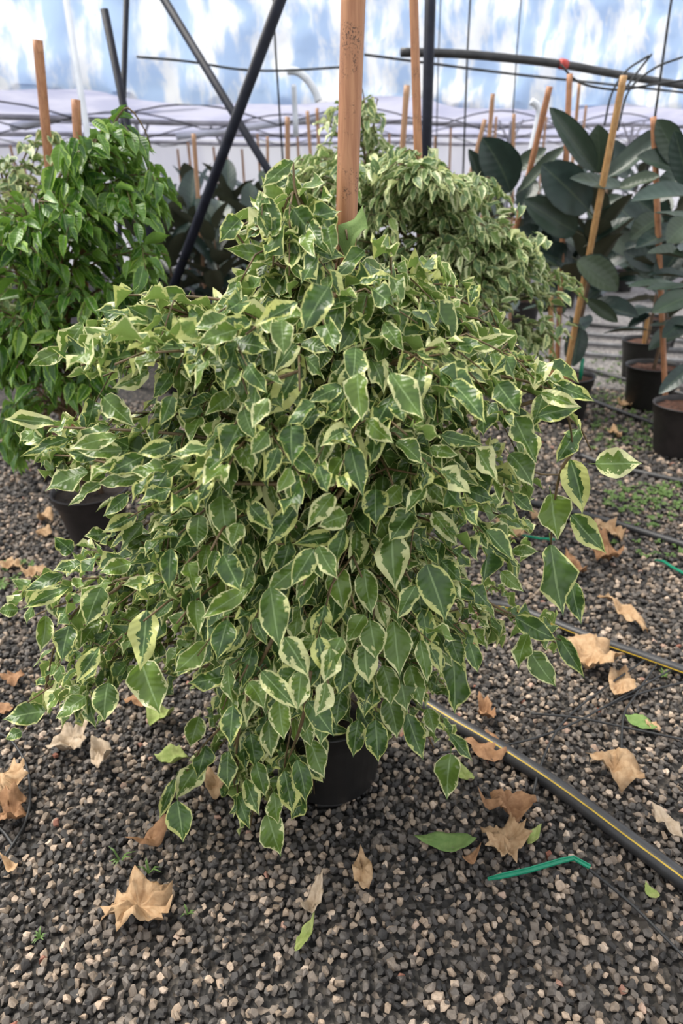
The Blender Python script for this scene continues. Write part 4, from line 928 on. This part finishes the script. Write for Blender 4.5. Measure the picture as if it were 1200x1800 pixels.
FALL = [(MAPLE, 246, 1602, 130, 86, .35, 'dry', 'largest crumpled tan dry leaf with jagged lobes on the front gravel', .75, .32),
 (MAPLE, 8, 1398, 90, 60, 1.2, 'dry', 'tan dry leaf cut by the left edge, upper one of the torn pair', .7, .5), (TORN, 24, 1436, 50, 50, .5, 'dry_brown', 'folded brown dry leaf at the left edge just under the torn tan one', .8, .6),
 (TORN, 128, 1313, 60, 45, -1.0, 'dry_pale', 'pale dry leaf on the gravel at the left, below the lowest left twig', .7, .5), (OVAL, 180, 1336, 42, 38, .9, 'dry_pale', 'small pale whitish dry leaf right of the pale dry leaf at the left', .6, .7),
 (SLIM, 265, 1480, 66, 32, 1.9, 'dry_brown', 'curled brown dry leaf below the lowest hanging leaves at the left', .4, 1.0), (OVAL, 382, 1386, 46, 38, .6, 'dry', 'tan dry leaf half hidden by the hanging bottom sprig', .5, .5),
 (SLIM, 303, 1336, 62, 28, 1.5, 'wilt', 'rolled yellow-green fallen leaf left of the hanging bottom sprig', .3, 1.2), (OVAL, 283, 1264, 56, 34, .9, 'wilt', 'yellow-green fallen leaf with a browned tip below the big left leaves', .4, .8),
 (SLIM, 245, 1236, 58, 20, 1.5, 'dry_brown', 'reddish tan dry leaf tucked under the big left leaves', .4, .5), (SLIM, 553, 1590, 36, 62, -.3, 'dry_pale', 'small pale pointed dry leaf on the front gravel at the centre', .6, .7),
 (OVAL, 637, 1540, 36, 62, .05, 'dry', 'oval orange-tan dry leaf standing on the front gravel below the pot', .5, .6), (SLIM, 537, 1647, 34, 60, -.5, 'wilt', 'folded yellow-green fallen leaf lowest on the front gravel', .3, 1.0),
 (SLIM, 780, 1481, 108, 32, 1.5, 'fallen', 'whole green pointed leaf lying on the gravel right of the front pot', .1, .22), (SLIM, 828, 1512, 38, 24, -1.1, 'dry_brown', 'small brown leaf scrap beside the whole green leaf', .3, 1.0),
 (MAPLE, 882, 1482, 84, 62, .9, 'dry', 'broken tan dry leaf above the bright green hooked peg', .6, .6), (SLIM, 939, 1470, 36, 32, -1.0, 'wilt', 'small light green leaf tip beside the broken tan leaf', .2, .6),
 (TORN, 888, 1428, 96, 44, 1.2, 'dry_brown', 'long torn brown dry leaf between the striped pipe and the broken tan leaf', .6, .5), (TORN, 1078, 1362, 84, 52, .9, 'dry', 'ragged tan dry leaf on the gravel right of the striped pipe', .7, .5),
 (SLIM, 1168, 1450, 30, 60, .15, 'dry_pale', 'pale pointed dry leaf near the right edge above the striped pipe', .4, .6), (OVAL, 850, 1322, 68, 46, 1.2, 'dry_brown', 'rounded brown dry leaf against the striped pipe under the ficus leaves', .4, .5),
 (MAPLE, 1042, 1166, 92, 58, -.9, 'dry', 'lobed tan dry leaf in front of the rear pipe at the right', .5, .5), (OVAL, 1092, 1206, 52, 40, -.8, 'dry', 'tan dry leaf under the crossing drip tubes', .5, .5),
 (SLIM, 1090, 1086, 56, 52, .9, 'dry', 'slanting tan dry leaf behind the rear pipe at the right', .6, .4), (OVAL, 1060, 988, 38, 36, .5, 'dry_brown', 'brown dry leaf right of the hanging right sprig', .7, .6),
 (TORN, 1068, 940, 44, 32, .3, 'dry', 'crumpled tan dry leaf just below the long rear hose at the right', .8, .6), (TORN, 893, 948, 66, 28, 1.4, 'dry', 'tan dry leaf behind the right ficus twigs beside the green peg', .6, .5),
 (OVAL, 1008, 1006, 26, 34, .4, 'dry_brown', 'brown leaf scrap close behind the right hanging sprig', .6, .5), (OVAL, 825, 890, 48, 20, 1.4, 'dry', 'tan dry leaf at the right side of the ficus near the long rear hose', .5, .5),
 (OVAL, 1098, 714, 24, 14, 1.2, 'dry', 'small orange dry leaf among the weeds before the black pots', .6, .5), (OVAL, 1078, 766, 22, 14, 1.3, 'dry', 'small orange dry leaf on the bare gravel left of the rightmost pot', .6, .5),
 (OVAL, 942, 910, 22, 16, .5, 'dry', 'small tan leaf scrap just left of the upper right hanging leaf', .5, .4), (TORN, 853, 1262, 30, 42, .2, 'dry_brown', 'curled grey-brown dry leaf behind the striped pipe', .7, .8),
 (OVAL, 1125, 1272, 44, 24, 1.0, 'fallen', 'small green fallen leaf with pale margin under the drip tubes', .15, .3), (OVAL, 1146, 1277, 20, 16, .6, 'dry', 'tiny orange-tan scrap beside the small green fallen leaf', .4, .3),
 (OVAL, 1144, 1569, 22, 22, .3, 'wilt', 'tiny bright green leaf near the lower right, below the striped pipe', .2, .5), (OVAL, 818, 1364, 28, 26, .3, 'wilt', 'yellowed leaf just behind the lowest right hanging leaf', .3, .6),
 (OVAL, 80, 914, 30, 16, 1.4, 'dry', 'tan dry leaf just left of the dusty left pot', .5, .5), (OVAL, 78, 941, 28, 14, 1.5, 'dry', 'tan dry leaf by the lower left side of the dusty left pot', .5, .5), (TORN, 22, 998, 44, 14, 1.4, 'dry', 'long tan dry leaf at the left edge before the dusty left pot', .4, .4),
 (TORN, 62, 1014, 48, 22, 1.3, 'dry', 'tan dry leaf behind the upper twig of the left sprig', .5, .5), (TORN, 25, 1196, 46, 20, 1.4, 'dry_brown', 'brown dry leaf at the left edge behind the low left sprig', .4, .4), (SLIM, 8, 1250, 36, 18, 1.4, 'dry_brown', 'dry brown leaf at the left edge beside the pale underside leaf', .4, .4),
 (SLIM, 20, 1527, 40, 20, 1.2, 'dry', 'thin orange leaf sliver near the left edge below the torn leaf', .4, .8)]
for i, f in enumerate(FALL): fallen(*f[:8], 100 + i, f[8], f[9])
# ---------------------------------------------------------------- weeds
def blades(b, x, y, n, ln, rng, w=.0016):
    c = ground(x, y, .008)
    for k in range(n):
        a = rng.uniform(0, 6.28); l = ln * rng.uniform(.6, 1.2); o = np.array((math.cos(a), math.sin(a), 0)); s = np.array((-o[1], o[0], 0)) * w
        p0, p1, p2 = c, c + o * l * .45 + np.array((0, 0, l * .6)), c + o * l + np.array((0, 0, l * .55))
        b.add([p0 - s, p0 + s, p1 - s, p1 + s, p2], [(0, 1, 3, 2), (2, 3, 4)])
for x, y, n, l, lab in ((212, 1515, 7, .035, 'small green grass sprig above the largest dry leaf'), (262, 1535, 5, .035, 'thin grass blades right behind the largest dry leaf'), (330, 1607, 5, .018, 'tiny green seedling right of the largest dry leaf'),
                        (70, 1650, 9, .02, 'small light green weed at the lower left'), (1165, 1190, 10, .025, 'green weed tuft before the rear pipe at the right edge')):
    b = MB(); rg = random.Random(int(x)); blades(b, x, y, n, l, rg, .0022); tag(b.build('weed_sprig', M['weed'], smooth=False, origin=ground(x, y, .008)), lab, 'weed')
wb = MB(); rg = random.Random(77)
for (x0, x1, y0, y1, n) in ((1040, 1160, 690, 795, 170), (1060, 1200, 850, 905, 110), (1040, 1140, 620, 680, 110), (1060, 1200, 950, 985, 14), (0, 60, 985, 1040, 16), (1090, 1200, 905, 930, 14)):
    for _ in range(n): blades(wb, rg.uniform(x0, x1), rg.uniform(y0, y1), 5, .024, rg, .0055)
wo = wb.build('ground_weeds', M['weed'], smooth=False); tag(wo, 'low green weeds spreading over the gravel around the right-hand pots', 'weeds', kind='stuff')
